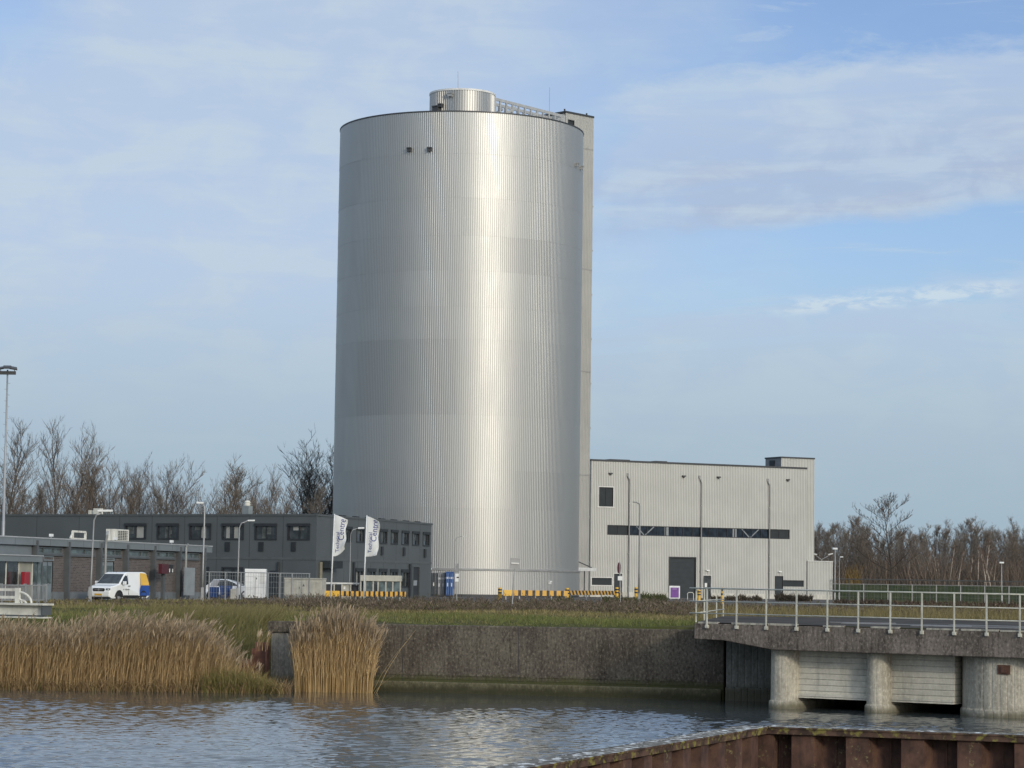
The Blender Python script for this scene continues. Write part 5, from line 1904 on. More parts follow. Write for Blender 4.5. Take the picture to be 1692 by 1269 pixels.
# ================================================================== striped barriers and bollards
def barrier(label, pxa, pxb, Da, Db, z0, z1, mat, legs, solid=None):
    F_ = Fac((X(pxa, Da, .5), Da), (X(pxb, Db, .5), Db))
    t = thing('striped_barrier', label, 'barrier', (F_.A.x, F_.A.y, 0), F_.rz, 'striped barriers along the yard edge')
    s0 = F_.L * solid if solid else 0
    MB().box(s0, F_.L, -.06, .06, z0, z1).build('beam', mat, t)
    if solid:
        o = MB().box(0, s0 - .01, -.07, .07, z0 - .03, z1 + .01).build('end_panel', M_YELLOW, t)
    for q in legs:
        MB().box(F_.L * q - .04, F_.L * q + .04, .061, .14, 0, z1 - .05).build('leg', M_GALV, t)
    return t


ya, yb = (.62, .34, .05), (.018, .018, .018)
z1 = Z(600, 977, 190); z0 = Z(600, 985.5, 190)
barrier('yellow barrier with narrow black stripes in front of the shelter and flagpoles', 534, 670, 188, 193, z0, z1, stripe_mat('stripes_narrow', .46, ya, yb, .0, .45), [.03, .2, .4, .6, .8, .97], .19)
z1 = Z(880, 975.5, 222); z0 = Z(880, 984.5, 222)
barrier('yellow barrier with wide black blocks at the foot of the silo', 832, 938, 221, 223, z0, z1, stripe_mat('stripes_wide', .66, ya, yb, 0, .42), [.04, .25, .5, .75, .97], .14)
z1 = Z(980, 976, 245); z0 = Z(980, 983, 245)
barrier('yellow barrier with fine slanted black stripes before the hall entrance', 937, 1026, 236, 254, z0, z1, stripe_mat('stripes_fine', 1.15, ya, yb, 1.2, .5), [.08, .36, .64, .92])

M_BOLL = M_YELLOW


def bollard(px, pyt, D, label, r=.16, lean=0.0):
    h = Z(px, pyt, D)
    t = thing('bollard', label, 'bollard', (X(px, D, .4), D, 0), 0, 'yellow and black bollards')
    m = MB(); m.lathe([(r, 0), (r, h - .05), (r * .8, h)], 16); m.build('tube', M_YELLOW, t, smooth=False)
    for a, b in ((.52, .64), (.76, .88)):
        m = MB(); m.lathe([(r * 1.03, h * a), (r * 1.03, h * b)], 16); m.build('black_band', M_BLACK, t)
    t.rotation_euler = (0, lean, 0)
    return t


bollard(826, 970.8, 222, 'yellow bollard with black bands left of the wide-block barrier')
bollard(937.3, 971.5, 224, 'yellow bollard with black bands where the two right barriers meet')
bollard(1019.3, 970.5, 250, 'yellow bollard at the right end of the finely striped barrier')
bollard(1051, 970, 250, 'yellow bollard standing alone left of the tall lamp post by the hall')
bollard(1155, 974.5, 245, 'yellow bollard by the hall door with the white notice')
bollard(1192.5, 970.5, 215, 'slim leaning yellow bollard seen through the short guard rail', .12, R(4))

# purple site panel by the roller door
x0, x1 = X(1106, 268, .5), X(1123.5, 268, .5)
t = thing('purple_panel', 'small purple panel in a white frame beside the roller door', 'panel', ((x0 + x1) / 2, 268, 0), 0)
w = (x1 - x0) / 2; h = Z(1114, 968, 268)
MB().box(-w, w, 0, .06, .12, h).build('frame', M_WHITE, t); MB().box(-w * .78, w * .78, -.02, -.001, .22, h - .18).build('panel', M_PURPLE, t)
MB().box(-w * .4, w * .4, -.035, -.021, h - .36, h - .30).build('strip', pmat('lilac', (.42, .3, .5), .5), t)
for q in (-.7, .7):
    MB().box(w * q - .04, w * q + .04, .061, .12, 0, h - .2).build('leg', M_GALV, t)
# low white hoop stands left of the guard rail
p = P(1141, 983, 236)
t = thing('hoop_stand', 'low white tubular hoop stand in the weeds left of the guard rail', 'stand', (p.x, 236, 0), 0)
m = MB(); hh = Z(1140, 979, 236)
m.tube([(-.28, 0, 0), (-.28, 0, hh - .1), (-.18, 0, hh), (.18, 0, hh), (.28, 0, hh - .1), (.28, 0, 0)], .035, 6); m.build('hoop', M_AGED, t)

# ================================================================== lamp posts
def lamp_post(label, base, top, D, arm, head=(.62, .2, .12), r=.075, group='lamp posts', mat=None, head_mat=None, rise=.25):
    """base / top pixels of the pole, arm = pixel of the head's far end"""
    bx_, tx = X(base, D, 0), None
    tp = P(top[0], top[1], D)
    t = thing('lamp_post', label, 'lamp post', (bx_, D, 0), 0, group)
    dx = tp.x - bx_; H = tp.z
    mat = mat or M_GALV
    pts = [(0, 0, 0), (dx * .35, 0, H * .35)]
    if arm:
        ap = P(arm[0], arm[1], D); ax = ap.x - bx_; azz = ap.z
        s = 1 if ax > dx else -1
        bend = min(.5, abs(ax - dx) * .4)
        pts += [(dx * .92, 0, H - bend), (dx + s * bend * .3, 0, H - bend * .25), (dx + s * bend, 0, H)]
        hx0 = ax - s * head[0]
        MB().tube(pts, [r * .8, r * .62, r * .5, r * .45, r * .4], 8).build('pole', mat, t, smooth=True)
        MB().tube([pts[-1], (hx0, 0, azz)], r * .5, 6).build('arm', mat, t)
        m = MB(); m.bar((hx0, 0, azz), (ax, 0, azz + .02), head[1], head[2])
        m.build('lamp_head', head_mat or M_WHITE, t, bevel=.02)
    else:
        pts += [(dx, 0, H)]
        MB().tube(pts, [r, r * .8, r * .6], 8).build('pole', mat, t, smooth=True)
        m = MB(); m.box(dx - head[0] / 2, dx + head[0] / 2, -.15, .15, H, H + head[2]); m.build('lamp_head', head_mat or M_WHITE, t, bevel=.02)
    m = MB(); m.box(-.09, .09, -.09, .09, .0, .9); m.build('service_box', mat, t, bevel=.02)
    return t


lamp_post('leaning lamp post with its arm to the right, just behind the van', 148.5, (156, 848), 144, (186, 844.5), (.85, .22, .12), .085)
lamp_post('tall lamp post with left-facing head at the right end of the brick building', 333.8, (338.5, 834), 166, (325, 831), (.45, .22, .12), .10)
lamp_post('lamp post with curved arm to the right, standing before the mesh fence', 391.8, (396, 862), 172, (421, 860.5), (.48, .2, .1), .085)
lamp_post('slim lamp post between the two flags, in front of the office wing', 576.8, (580, 873.5), 202, (602, 872.8), (.5, .2, .12), .06)
lamp_post('thin dark lamp post in front of the blue container at the silo', 750, (752, 887), 236, (770, 886.5), (.35, .15, .06), .055, mat=M_PIPE, head_mat=M_LTRIM)
lamp_post('tall dark lamp post with short arm to the left, in front of the hall', 1055.8, (1057.5, 831), 173, (1045.5, 830), (.3, .25, .08), .10, mat=M_PIPE, head_mat=M_PIPE)
lamp_post('tall lamp post with flat head at the right end of the hall annex', 1379.3, (1380, 908), 292, None, (.5, .3, .2), .08)
lamp_post('shorter lamp post with head to the right, beside the hall annex', 1386.5, (1387, 921), 298, (1393, 920.5), (.35, .25, .12), .06)
lamp_post('single lamp post in front of the woodland at far right', 1655.5, (1655, 931), 290, None, (.5, .3, .18), .07)
# twin-arm lamp behind the annex
D_ = 338.0; bx_ = X(1357.3, D_, 3)
t = thing('lamp_post', 'twin-armed lamp post rising behind the hall annex', 'lamp post', (bx_, D_, 0), 0, 'lamp posts')
H = Z(1357, 924, D_)
MB().tube([(0, 0, 0), (0, 0, H)], [.08, .05], 8).build('pole', M_GALV, t)
for (px_, py_) in ((1345.5, 916), (1373, 916)):
    p = P(px_, py_, D_)
    MB().tube([(0, 0, H - .05), (p.x - bx_, 0, p.z)], .04, 6).build('arm', M_GALV, t)
    s = 1 if p.x > bx_ else -1
    MB().bar((p.x - bx_ - s * .35, 0, p.z - .02), (p.x - bx_ + s * .25, 0, p.z + .1), .25, .12).build('lamp_head', M_WHITE, t)
# tall floodlight mast
D_ = 184.0; bx_ = X(2.5, D_, 0); tp = P(12.6, 611, D_)
t = thing('floodlight_mast', 'very tall thin floodlight mast with step irons at far left', 'mast', (bx_, D_, 0), 0)
dx = tp.x - bx_; H = tp.z
f = lambda q: (dx * q, 0, H * q)
MB().tube([f(0), f(.33), f(.331), f(.66), f(.661), f(1)], [.13, .12, .10, .09, .075, .06], 10).build('pole', M_GALV, t, smooth=True)
for k in range(16):
    q = .55 + k * .026; s = 1 if k % 2 else -1
    MB().tube([f(q), (dx * q + s * .22, 0, H * q)], .014, 5).build('step_iron', M_GALV, t)
MB().box(dx - .6, dx + .6, -.08, .08, H - .35, H - .1).build('cross_bar', M_DBOX, t)
for s in (-1, 0, 1):
    m = MB(); m.box(-.28, .28, -.22, .22, -.05, .05); o = m.build('floodlight', M_DBOX, t); o.location = (dx + s * .42, -.1 - .2 * (s == 0), H + .12 + .05 * (s == 0)); o.rotation_euler = (R(25), R(8 * s), R(20 * s))
m = MB()
for s in (-1, 1):
    m.box(dx + s * .5 - .02, dx + s * .5 + .02, -.02, .02, H - .1, H + .1)
m.build('bracket', M_DBOX, t)

# ================================================================== signs
D_ = 129.0; bx_ = X(845.5, D_, 0); tp = P(851.5, 923, D_)
t = thing('road_sign', 'square sign seen from its grey back on a leaning post before the silo', 'road sign', (bx_, D_, 0), 0)
dx = tp.x - bx_; H = tp.z
MB().tube([(0, 0, 0), (dx, 0, H)], .035, 8).build('post', M_GALV, t)
m = MB(); m.box(-.27, .27, -.0, .03, -.52, .02); o = m.build('panel', M_PIPE, t); o.location = (dx, -.05, H); o.rotation_euler = (0, R(3), R(12))
m = MB(); m.box(-.2, .2, -.05, -.001, -.27, -.21); m.build('bracket', M_LTRIM, o)
D_ = 172.0; bx_ = X(1025.2, D_, 0); tp = P(1022.8, 929, D_)
t = thing('road_sign', 'round red-rimmed sign seen nearly edge-on with small white plate, before the hall', 'road sign', (bx_, D_, 0), 0)
dx = tp.x - bx_; H = tp.z
MB().tube([(0, 0, 0), (dx * .6, 0, H)], .035, 8).build('post', M_GALV, t)
m = MB(); m.lathe([(.36, -.015), (.36, .015)], 24); o = m.build('disc', M_PIPE, t); o.rotation_euler = (math.pi / 2, 0, R(70)); o.location = (dx, -.05, H - .38)
m = MB(); m.lathe([(.375, .0), (.375, .03), (.30, .032)], 24); m.build('red_rim', M_RED, o)
MB().box(-.2, .12, -.08, -.05, Z(1022, 959, D_), Z(1022, 952, D_)).build('plate', M_WHITE, t)
D_ = 175.0; bx_ = X(754.8, D_, 0); tp = P(753.5, 931.5, D_)
t = thing('road_sign', 'narrow sign assembly seen from behind with white boxes, beside the blue container', 'road sign', (bx_, D_, 0), 0)
dx = tp.x - bx_; H = tp.z
MB().tube([(0, 0, 0), (dx, 0, H)], .035, 8).build('post', M_GALV, t)
m = MB(); z_ = Z(753, 946, D_)
m.v += [(-.2, -.06, z_), (.14, -.06, z_), (.1, -.06, H + .02), (-.2 + .18, -.06, H + .02), (-.2, -.04, z_), (.14, -.04, z_), (.1, -.04, H + .02), (-.02, -.04, H + .02)]
for f_ in ((0, 1, 2, 3), (7, 6, 5, 4), (0, 4, 5, 1), (1, 5, 6, 2), (2, 6, 7, 3), (3, 7, 4, 0)):
    m.f.append(f_); m.m.append(0)
m.build('panel', M_PIPE, t)
MB().box(-.14, .1, -.1, -.05, Z(753, 961, D_), Z(753, 948, D_)).build('plate', M_WHITE, t)
MB().box(-.04, .13, -.12, -.1, Z(753, 955, D_), Z(753, 953, D_)).build('clamp', M_BLACK, t)

# ================================================================== flags
def text_mesh(body, size):
    cu = bpy.data.curves.new('lettering', 'FONT'); cu.body = body; cu.size = size; cu.extrude = .004
    cu.resolution_u = 3
    ob = bpy.data.objects.new('lettering', cu); COL.objects.link(ob)
    dg = bpy.context.evaluated_depsgraph_get()
    me = bpy.data.meshes.new_from_object(ob.evaluated_get(dg))
    bpy.data.objects.remove(ob, do_unlink=True); bpy.data.curves.remove(cu)
    me.materials.clear()
    return me


M_FLAG = attr_mat('flag_cloth', .8, (1, 1, 1), .25)
M_LET = pmat('flag_blue_lettering', (.025, .04, .20), .8)


def flag(label, base, top, D, w, fl_top, fl_bot, seed, cut):
    bx_ = X(base, D, 0); tp = P(top[0], top[1], D)
    t = thing('flag', label, 'flag', (bx_, D, 0), 0, 'white flags in front of the office wing')
    dx = tp.x - bx_; H = tp.z
    MB().tube([(0, 0, 0), (dx, 0, H)], [.06, .035], 10).build('pole', M_WHITE, t, smooth=True)
    z1 = Z(top[0], fl_top, D) ; z0 = Z(top[0], fl_bot, D)
    nx, nz = 22, 60

    def warp(u, v):
        """u across, v up; both 0..1 -> point"""
        z = z0 + (z1 - z0) * v
        x = dx * z / H + .04 + w * u
        droop = -.36 * (u ** 1.2) * (v ** 3)          # top edge sags away from the pole
        lift = cut * (u ** 2) * (1 - v) ** 3
        y = .14 * u * math.sin(5.2 * v + 3.0 * u + seed) + .06 * u * math.sin(15 * v - 6 * u + seed * 2)
        x += -.03 * u * math.sin(4.0 * v + seed) - .05 * u * u * math.sin(11 * v + seed)
        return (x, y, z + droop + lift)
    V = [warp(i / nx, j / nz) for j in range(nz + 1) for i in range(nx + 1)]
    Fq = [(j * (nx + 1) + i, j * (nx + 1) + i + 1, (j + 1) * (nx + 1) + i + 1, (j + 1) * (nx + 1) + i) for j in range(nz) for i in range(nx)]
    me = bpy.data.meshes.new('cloth'); me.from_pydata(V, [], Fq)
    at = me.attributes.new('Col', 'FLOAT_COLOR', 'POINT'); arr = np.ones((len(V), 4), np.float32) * .78; arr[:, 2] = .75; at.data.foreach_set('color', arr.ravel())
    me.polygons.foreach_set('use_smooth', [True] * len(me.polygons)); me.materials.append(M_FLAG); me.update()
    o = bpy.data.objects.new('cloth', me); COL.objects.link(o); o.parent = t
    so_ = o.modifiers.new('thickness', 'SOLIDIFY'); so_.thickness = .006
    hgt = z1 - z0
    for (body, size, u0, v0) in (('Technical', .40, .46, .09), ('Centre', .62, .84, .37)):
        tm = text_mesh(body, size)
        for vtx in tm.vertices:
            a, b, e = vtx.co
            u = u0 - b / w * .95; v = v0 + a / hgt
            q = warp(min(max(u, 0), 1), min(max(v, 0), 1))
            vtx.co = (q[0], q[1] - .014 + (e if e > 0 else e), q[2])
        tm.materials.append(M_LET)
        lo = bpy.data.objects.new('lettering', tm); COL.objects.link(lo); lo.parent = o
    return t


flag('white flag with blue lettering, left one, with its lower corner blown up', 546.3, (552.8, 849), 184, .86, 850.5, 919.5, .4, .55)
flag('white flag with blue lettering, right one, hanging full and straight', 600.5, (606.2, 851.5), 184, .86, 853, 920, 2.1, .12)

# ================================================================== vegetation
rng = np.random.default_rng(12)


def bank_np(x, y):
    return np.array([bank_z(float(a), float(b)) for a, b in zip(x, y)])


class Blades:
    """many narrow leaves / stems gathered into one mesh, each with its own colour"""
    def __init__(s):
        s.V = []; s.F = []; s.C = []; s.n = 0

    def add(s, base, h, lean, w, col, prof=(.8, 1.0, .7, .12), bend=1.8, tip=None, z_start=0.0, yaw=None):
        N = len(h); L = len(prof)
        if N == 0: return
        yaw = rng.uniform(0, math.pi, N) if yaw is None else yaw
        side = np.stack([np.cos(yaw), np.sin(yaw), np.zeros(N)], 1)
        lv = np.linspace(0, 1, L)
        V = np.zeros((N, L, 2, 3), np.float32); C = np.ones((N, L, 2, 4), np.float32)
        for i, t in enumerate(lv):
            ln = np.concatenate([lean * (h * t ** bend)[:, None], np.zeros((N, 1))], 1)
            shrink = np.sqrt(np.maximum(1 - (np.linalg.norm(lean, axis=1) * t ** (bend - .6)) ** 2 * .5, .25))
            c = base + ln; c[:, 2] += h * t * shrink + z_start
            off = side * (w * prof[i] / 2)[:, None]
            V[:, i, 0] = c - off; V[:, i, 1] = c + off
            cc = col if tip is None else col * (1 - t) + tip * t
            C[:, i, :, :3] = cc[:, None, :]
        idx = np.arange(N)[:, None] * (2 * L) + s.n
        for i in range(L - 1):
            a = idx + 2 * i
            s.F.append(np.concatenate([a, a + 1, a + 3, a + 2], 1))
        s.V.append(V.reshape(-1, 3)); s.C.append(C.reshape(-1, 4)); s.n += N * 2 * L

    def build(s, name, mat, parent=None):
        V = np.concatenate(s.V); F = np.concatenate(s.F); C = np.concatenate(s.C)
        me = bpy.data.meshes.new(name)
        me.vertices.add(len(V)); me.vertices.foreach_set('co', V.ravel())
        me.loops.add(F.size); me.loops.foreach_set('vertex_index', F.astype(np.int32).ravel())
        me.polygons.add(len(F)); me.polygons.foreach_set('loop_start', np.arange(0, F.size, 4, dtype=np.int32))
        at = me.attributes.new('Col', 'FLOAT_COLOR', 'POINT'); at.data.foreach_set('color', C.ravel())
        me.materials.append(mat); me.update(calc_edges=True)
        o = bpy.data.objects.new(name, me); COL.objects.link(o)
        if parent: o.parent = parent
        return o


M_LEAF = attr_mat('leafy_plants', .75, trans=.25)
M_REED = attr_mat('dry_reed', .7, (1.20, 1.24, 1.28), trans=.25)
M_BARK = attr_mat('bare_bark', .9)


def cols(N, a, b, jit=.15):
    k = rng.uniform(0, 1, (N, 1))
    c = np.array(a)[None] * (1 - k) + np.array(b)[None] * k
    return np.clip(c * rng.uniform(1 - jit, 1 + jit, (N, 1)), 0, 1)


def view_x(px, D):
    return (px - 846) / 4200 * D + .0139 * 1.4


def blob(x, y, s):
    """smooth pseudo-noise in 0..1"""
    v = np.sin(x * s + 1.3 * np.sin(y * s * .6)) + np.sin(y * s * 1.1 + 2.0 * np.sin(x * s * .37 + 1)) + np.sin((x + y) * s * .53 + 4)
    return np.clip(v / 6 + .5, 0, 1)


def reed_stems(B, x, y, z, hh, wind=(.10, -.02)):
    N = len(x)
    base = np.stack([x, y, z], 1)
    lean = np.stack([rng.normal(wind[0], .09, N), rng.normal(wind[1], .09, N)], 1)
    c0 = cols(N, (.24, .15, .06), (.64, .44, .21), .3)
    c1 = cols(N, (.18, .12, .06), (.42, .29, .16), .3)
    B.add(base, hh, lean, rng.uniform(.010, .017, N), c0, (1, .9, .7, .45), 1.9, c1)
    # leaves: leave the stem part way up and hang downwind
    for rep in range(3):
        k = rng.uniform(size=N) < .75
        M = int(k.sum()); t = rng.uniform(.25, .85, M)
        bb = base[k].copy(); bb[:, :2] += lean[k] * (hh[k] * t ** 1.9)[:, None]; bb[:, 2] += hh[k] * t * .97
        a = rng.uniform(0, 6.28, M)
        ll = np.stack([np.cos(a) * .5 + .35, np.sin(a) * .5], 1) * rng.uniform(.5, 1.3, (M, 1))
        B.add(bb, rng.uniform(.25, .5, M), ll, rng.uniform(.014, .024, M), cols(M, (.30, .19, .08), (.48, .34, .17), .25), (.7, 1, .6, .1), 1.5)
    # plumes
    k = rng.uniform(size=N) < .62
    M = int(k.sum())
    bb = base[k].copy(); bb[:, :2] += lean[k] * (hh[k])[:, None]; bb[:, 2] += hh[k] * .97
    for rep in range(2):
        ll = lean[k] * 2.2 + rng.normal(0, .22, (M, 2)) + np.array([[.18, 0]])
        B.add(bb, rng.uniform(.18, .32, M), ll, rng.uniform(.025, .05, M), cols(M, (.21, .155, .095), (.38, .285, .18), .25), (.5, 1, .9, .2), 1.4)


# --- reed bed along the west bank
B = Blades()
N = 10500
px = rng.uniform(-120, 452, N)
D = 86.6 + rng.uniform(0, 1, N) ** 1.3 * 4.2
x = view_x(px, D); z = np.minimum(bank_np(x, D), -1.0)
z = np.maximum(z, -2.75)
topy = np.interp(px, [-120, 60, 150, 260, 330, 370, 410, 452], [1037, 1038, 1030, 1026, 1036, 1052, 1078, 1105]) + rng.normal(0, 8, N) + 26 * blob(x, D, 1.9) - 12
hz = 965.0 + (px - 846) * .0139
topz = CAMZ - (topy - hz) / 4200 * D
hh = np.clip((topz - z) * rng.uniform(.72, 1.0, N), .5, 3.0)
keep = rng.uniform(size=N) < np.interp(px, [290, 330, 375, 410, 452], [1, .7, .28, .08, .02])
reed_stems(B, x[keep], D[keep], z[keep], hh[keep])
# broken litter at the foot
M = 5000
px2 = rng.uniform(-120, 490, M); D2_ = 86.2 + rng.uniform(0, 1.6, M); x2 = view_x(px2, D2_)
a = rng.uniform(0, 6.28, M)
B.add(np.stack([x2, D2_, np.full(M, -2.42)], 1), rng.uniform(.2, .7, M), np.stack([np.cos(a), np.sin(a)], 1) * rng.uniform(.3, 1.5, (M, 1)), rng.uniform(.012, .022, M), cols(M, (.16, .10, .05), (.34, .23, .11), .3))
tag(B.build('reeds', M_REED), kind='stuff')

# --- the single reed clump in front of the quay wall
B = Blades()
N = 2500
px = 495 + 128 * rng.beta(1.15, 1.05, N)
D = 88.4 + rng.uniform(-.7, .7, N) - (px - 560) * .003
x = view_x(px, D)
topy = np.interp(px, [490, 520, 545, 575, 600, 626], [1050, 1030, 1012, 1012, 1026, 1048]) + rng.normal(0, 9, N)
hz = 965.0 + (px - 846) * .0139
topz = CAMZ - (topy - hz) / 4200 * D
z = np.full(N, -2.5)
hh = np.clip((topz - z) * rng.uniform(.7, 1.0, N), .6, 3.3)
gap = (np.abs(px - 594) < 2.5) & (rng.uniform(size=N) < .7)
x, D, z, hh, px = [q[~gap] for q in (x, D, z, hh, px)]
n0 = len(x)
cx_ = view_x(558, 88.4)
base = np.stack([x, D, z], 1)
sav = rng.normal(0, 1, 4)
spread = (x - cx_) * .062


def reed_clump(B):
    N = len(x)
    lean = np.stack([spread + rng.normal(.02, .06, N), rng.normal(0, .06, N)], 1)
    B.add(base, hh, lean, rng.uniform(.011, .018, N), cols(N, (.40, .26, .11), (.54, .375, .17), .2), (1, .9, .7, .45), 1.7, cols(N, (.30, .195, .10), (.40, .28, .15), .2))
    for rep in range(3):
        k = rng.uniform(size=N) < .7; M = int(k.sum()); t = rng.uniform(.25, .85, M)
        bb = base[k].copy(); bb[:, :2] += lean[k] * (hh[k] * t ** 1.7)[:, None]; bb[:, 2] += hh[k] * t * .97
        a = rng.uniform(0, 6.28, M); ll = np.stack([np.cos(a) * .5 + .2, np.sin(a) * .5], 1) * rng.uniform(.5, 1.2, (M, 1))
        B.add(bb, rng.uniform(.22, .45, M), ll, rng.uniform(.014, .022, M), cols(M, (.40, .26, .11), (.58, .42, .22), .25), (.7, 1, .6, .1), 1.5)
    k = rng.uniform(size=N) < .6; M = int(k.sum())
    bb = base[k].copy(); bb[:, :2] += lean[k] * hh[k][:, None]; bb[:, 2] += hh[k] * .97
    for rep in range(2):
        B.add(bb, rng.uniform(.18, .32, M), lean[k] * 2 + rng.normal(.1, .2, (M, 2)), rng.uniform(.025, .045, M), cols(M, (.22, .16, .10), (.36, .265, .165), .22), (.5, 1, .9, .2), 1.4)
    # a few outliers leaning right and one fallen stem
    for (x0, x1, h_) in ((2.0, .75, 1.5), (2.05, .55, 2.4), (1.9, .6, 2.2), (1.95, .95, 1.0)):
        B.add(np.array([[cx_ + x0 - .55, 88.2, -2.45]]), np.array([h_]), np.array([[x1, 0.0]]), np.array([.016]), np.array([[.45, .32, .16]]), (1, .9, .7, .4), 1.2)


reed_clump(B)
o = B.build('reed_clump', M_REED)
tag(o, 'tall fan-shaped clump of golden dry reeds in the water before the quay wall', 'reeds')

# --- green sedge at the end of the reed bed
B = Blades()
N = 3600
px = np.concatenate([rng.uniform(340, 476, 2900), rng.uniform(-10, 340, 700)])
D = 86.3 + rng.uniform(0, 1, N) ** 1.5 * 2.4
x = view_x(px, D); z = np.clip(bank_np(np.minimum(x, QA.x - .5), D), -2.6, -.9)
hh = rng.uniform(.4, 1.25, N) * np.interp(px, [0, 300, 360, 425, 445, 470], [.5, .55, 1, .9, .7, .5])
a = rng.uniform(0, 6.28, N); ll = np.stack([np.cos(a), np.sin(a)], 1) * rng.uniform(.05, .6, (N, 1))
B.add(np.stack([x, D, z], 1), hh, ll, rng.uniform(.018, .034, N), cols(N, (.11, .115, .03), (.21, .19, .06), .25), (.8, 1, .7, .1), 1.8, cols(N, (.17, .15, .05), (.32, .25, .10), .2))
tag(B.build('sedge_leaves', M_LEAF), kind='stuff')

# --- grass over the bank and the strip behind the quay
B = Blades()
N = 120000
inv = rng.uniform(1 / 172, 1 / 90, N); D = 1 / inv
px = rng.uniform(-90, 1790, N); x = view_x(px, D)
ok = np.where(x < QA.x, D > 91.5, np.where(x < QB.x + 1, D > QA.y + (x - QA.x) * qd.y / qd.x + .55, D > 101 + 0 * x))
# keep off the deck
ok &= ~((x > 7.2) & (D < 103.5 + .10 * (x - 8)))
# keep off the brick building and girder
px, D, x = px[ok], D[ok], x[ok]
z = bank_np(x, D); N = len(x)
hb = blob(x, D, .55)
near = np.clip((112 - D) / 18, 0, 1)
hh = rng.uniform(.06, .20, N) * (.6 + .9 * hb)
wall_edge = (x > QA.x) & (x < 8) & (D < QA.y + (x - QA.x) * qd.y / qd.x + 4)
hh[wall_edge] *= .6
left = x < QA.x - 1
hh[left & (D < 104)] *= 2.2
lush = blob(x, D, .33) * .55 + blob(x, D, 1.7) * .25 + near * .35
g1 = cols(N, (.095, .115, .028), (.17, .185, .055), .3); g2 = cols(N, (.18, .145, .06), (.30, .24, .11), .3)
k = np.clip((lush - .35) * 2.2 + rng.normal(0, .22, N), 0, 1)[:, None]
c = g2 * (1 - k) + g1 * k
a = rng.uniform(0, 6.28, N); ll = np.stack([np.cos(a), np.sin(a)], 1) * rng.uniform(.1, .9, (N, 1))
B.add(np.stack([x, D, z - .02], 1), hh, ll, rng.uniform(.012, .030, N) * (D / 105), c, (.9, 1, .1), 1.6, c * 1.15)
# longer pale tussocks on the slope left of the quay wall
M = 9000
px = rng.uniform(250, 470, M); D = 88 + rng.uniform(0, 1, M) * 18; x = view_x(px, D); z = bank_np(x, D)
kk_ = (x < QA.x - .25); px, D, x, z = px[kk_], D[kk_], x[kk_], z[kk_]; M = len(x)
a = rng.normal(0, .9, M); ll = np.stack([np.cos(a), np.sin(a)], 1) * rng.uniform(.3, 1.0, (M, 1))
B.add(np.stack([x, D, z - .03], 1), rng.uniform(.35, .75, M), ll, rng.uniform(.014, .024, M), cols(M, (.10, .105, .03), (.20, .17, .065), .25), (.9, 1, .6, .1), 1.6, cols(M, (.17, .15, .055), (.30, .24, .11), .2))
# tall dry grass behind the deck on the right
M = 16000
D = 1 / rng.uniform(1 / 150, 1 / 103, M); px = rng.uniform(1150, 1800, M); x = view_x(px, D); z = bank_np(x, D)
kk_ = D > 104 + .10 * (x - 8); D, x, z = D[kk_], x[kk_], z[kk_]; M = len(x)
a = rng.uniform(0, 6.28, M); ll = np.stack([np.cos(a), np.sin(a)], 1) * rng.uniform(.05, .5, (M, 1))
B.add(np.stack([x, D, z - .03], 1), rng.uniform(.25, .6, M), ll, rng.uniform(.014, .03, M), cols(M, (.15, .125, .05), (.27, .215, .10), .25), (.9, 1, .6, .1), 1.6)
tag(B.build('grass', M_LEAF), kind='stuff')

# --- dead brown weeds (docks, mugwort) between grass and yard
B = Blades()
N = 11000
D = 1 / rng.uniform(1 / 182, 1 / 118, N)
px = np.concatenate([rng.uniform(-40, 1150, N // 2), rng.uniform(480, 1800, N - N // 2)])
x = view_x(px, D)
den = np.interp(px, [-40, 330, 520, 760, 1150, 1200, 1800], [.28, .35, .75, .9, 1.0, .8, .8]) * (.25 + 1.1 * blob(x, D, .42))
ok = rng.uniform(size=N) < den
ok &= ~((px < 700) & (D > 172)) & ~((px < 345) & (D > 128 + (px + 10) * .09))
px, D, x = px[ok], D[ok], x[ok]; N = len(x); z = bank_np(x, D)
hh = rng.uniform(.2, .62, N) * (.45 + .9 * blob(x, D, .9)) * np.interp(px, [0, 350, 560], [.7, .7, 1.0])
base = np.stack([x, D, z - .02], 1)
lean = rng.normal(0, .16, (N, 2))
stem = cols(N, (.09, .068, .045), (.19, .14, .095), .3)
B.add(base, hh, lean, rng.uniform(.018, .035, N), stem, (1, .8, .3), 1.4)
for rep in range(7):
    t = rng.uniform(.25, 1.0, N)
    bb = base.copy(); bb[:, :2] += lean * (hh * t ** 1.4)[:, None]; bb[:, 2] += hh * t
    a = rng.uniform(0, 6.28, N); ll = np.stack([np.cos(a), np.sin(a)], 1) * rng.uniform(.3, 1.1, (N, 1))
    cc = cols(N, (.10, .072, .05), (.24, .185, .13), .35)
    gr_ = rng.uniform(size=N) < .15
    cc[gr_] = cols(int(gr_.sum()), (.06, .07, .02), (.10, .10, .04), .2)
    B.add(bb, rng.uniform(.06, .17, N), ll, rng.uniform(.025, .055, N), cc, (.5, 1, .2), 1.3)
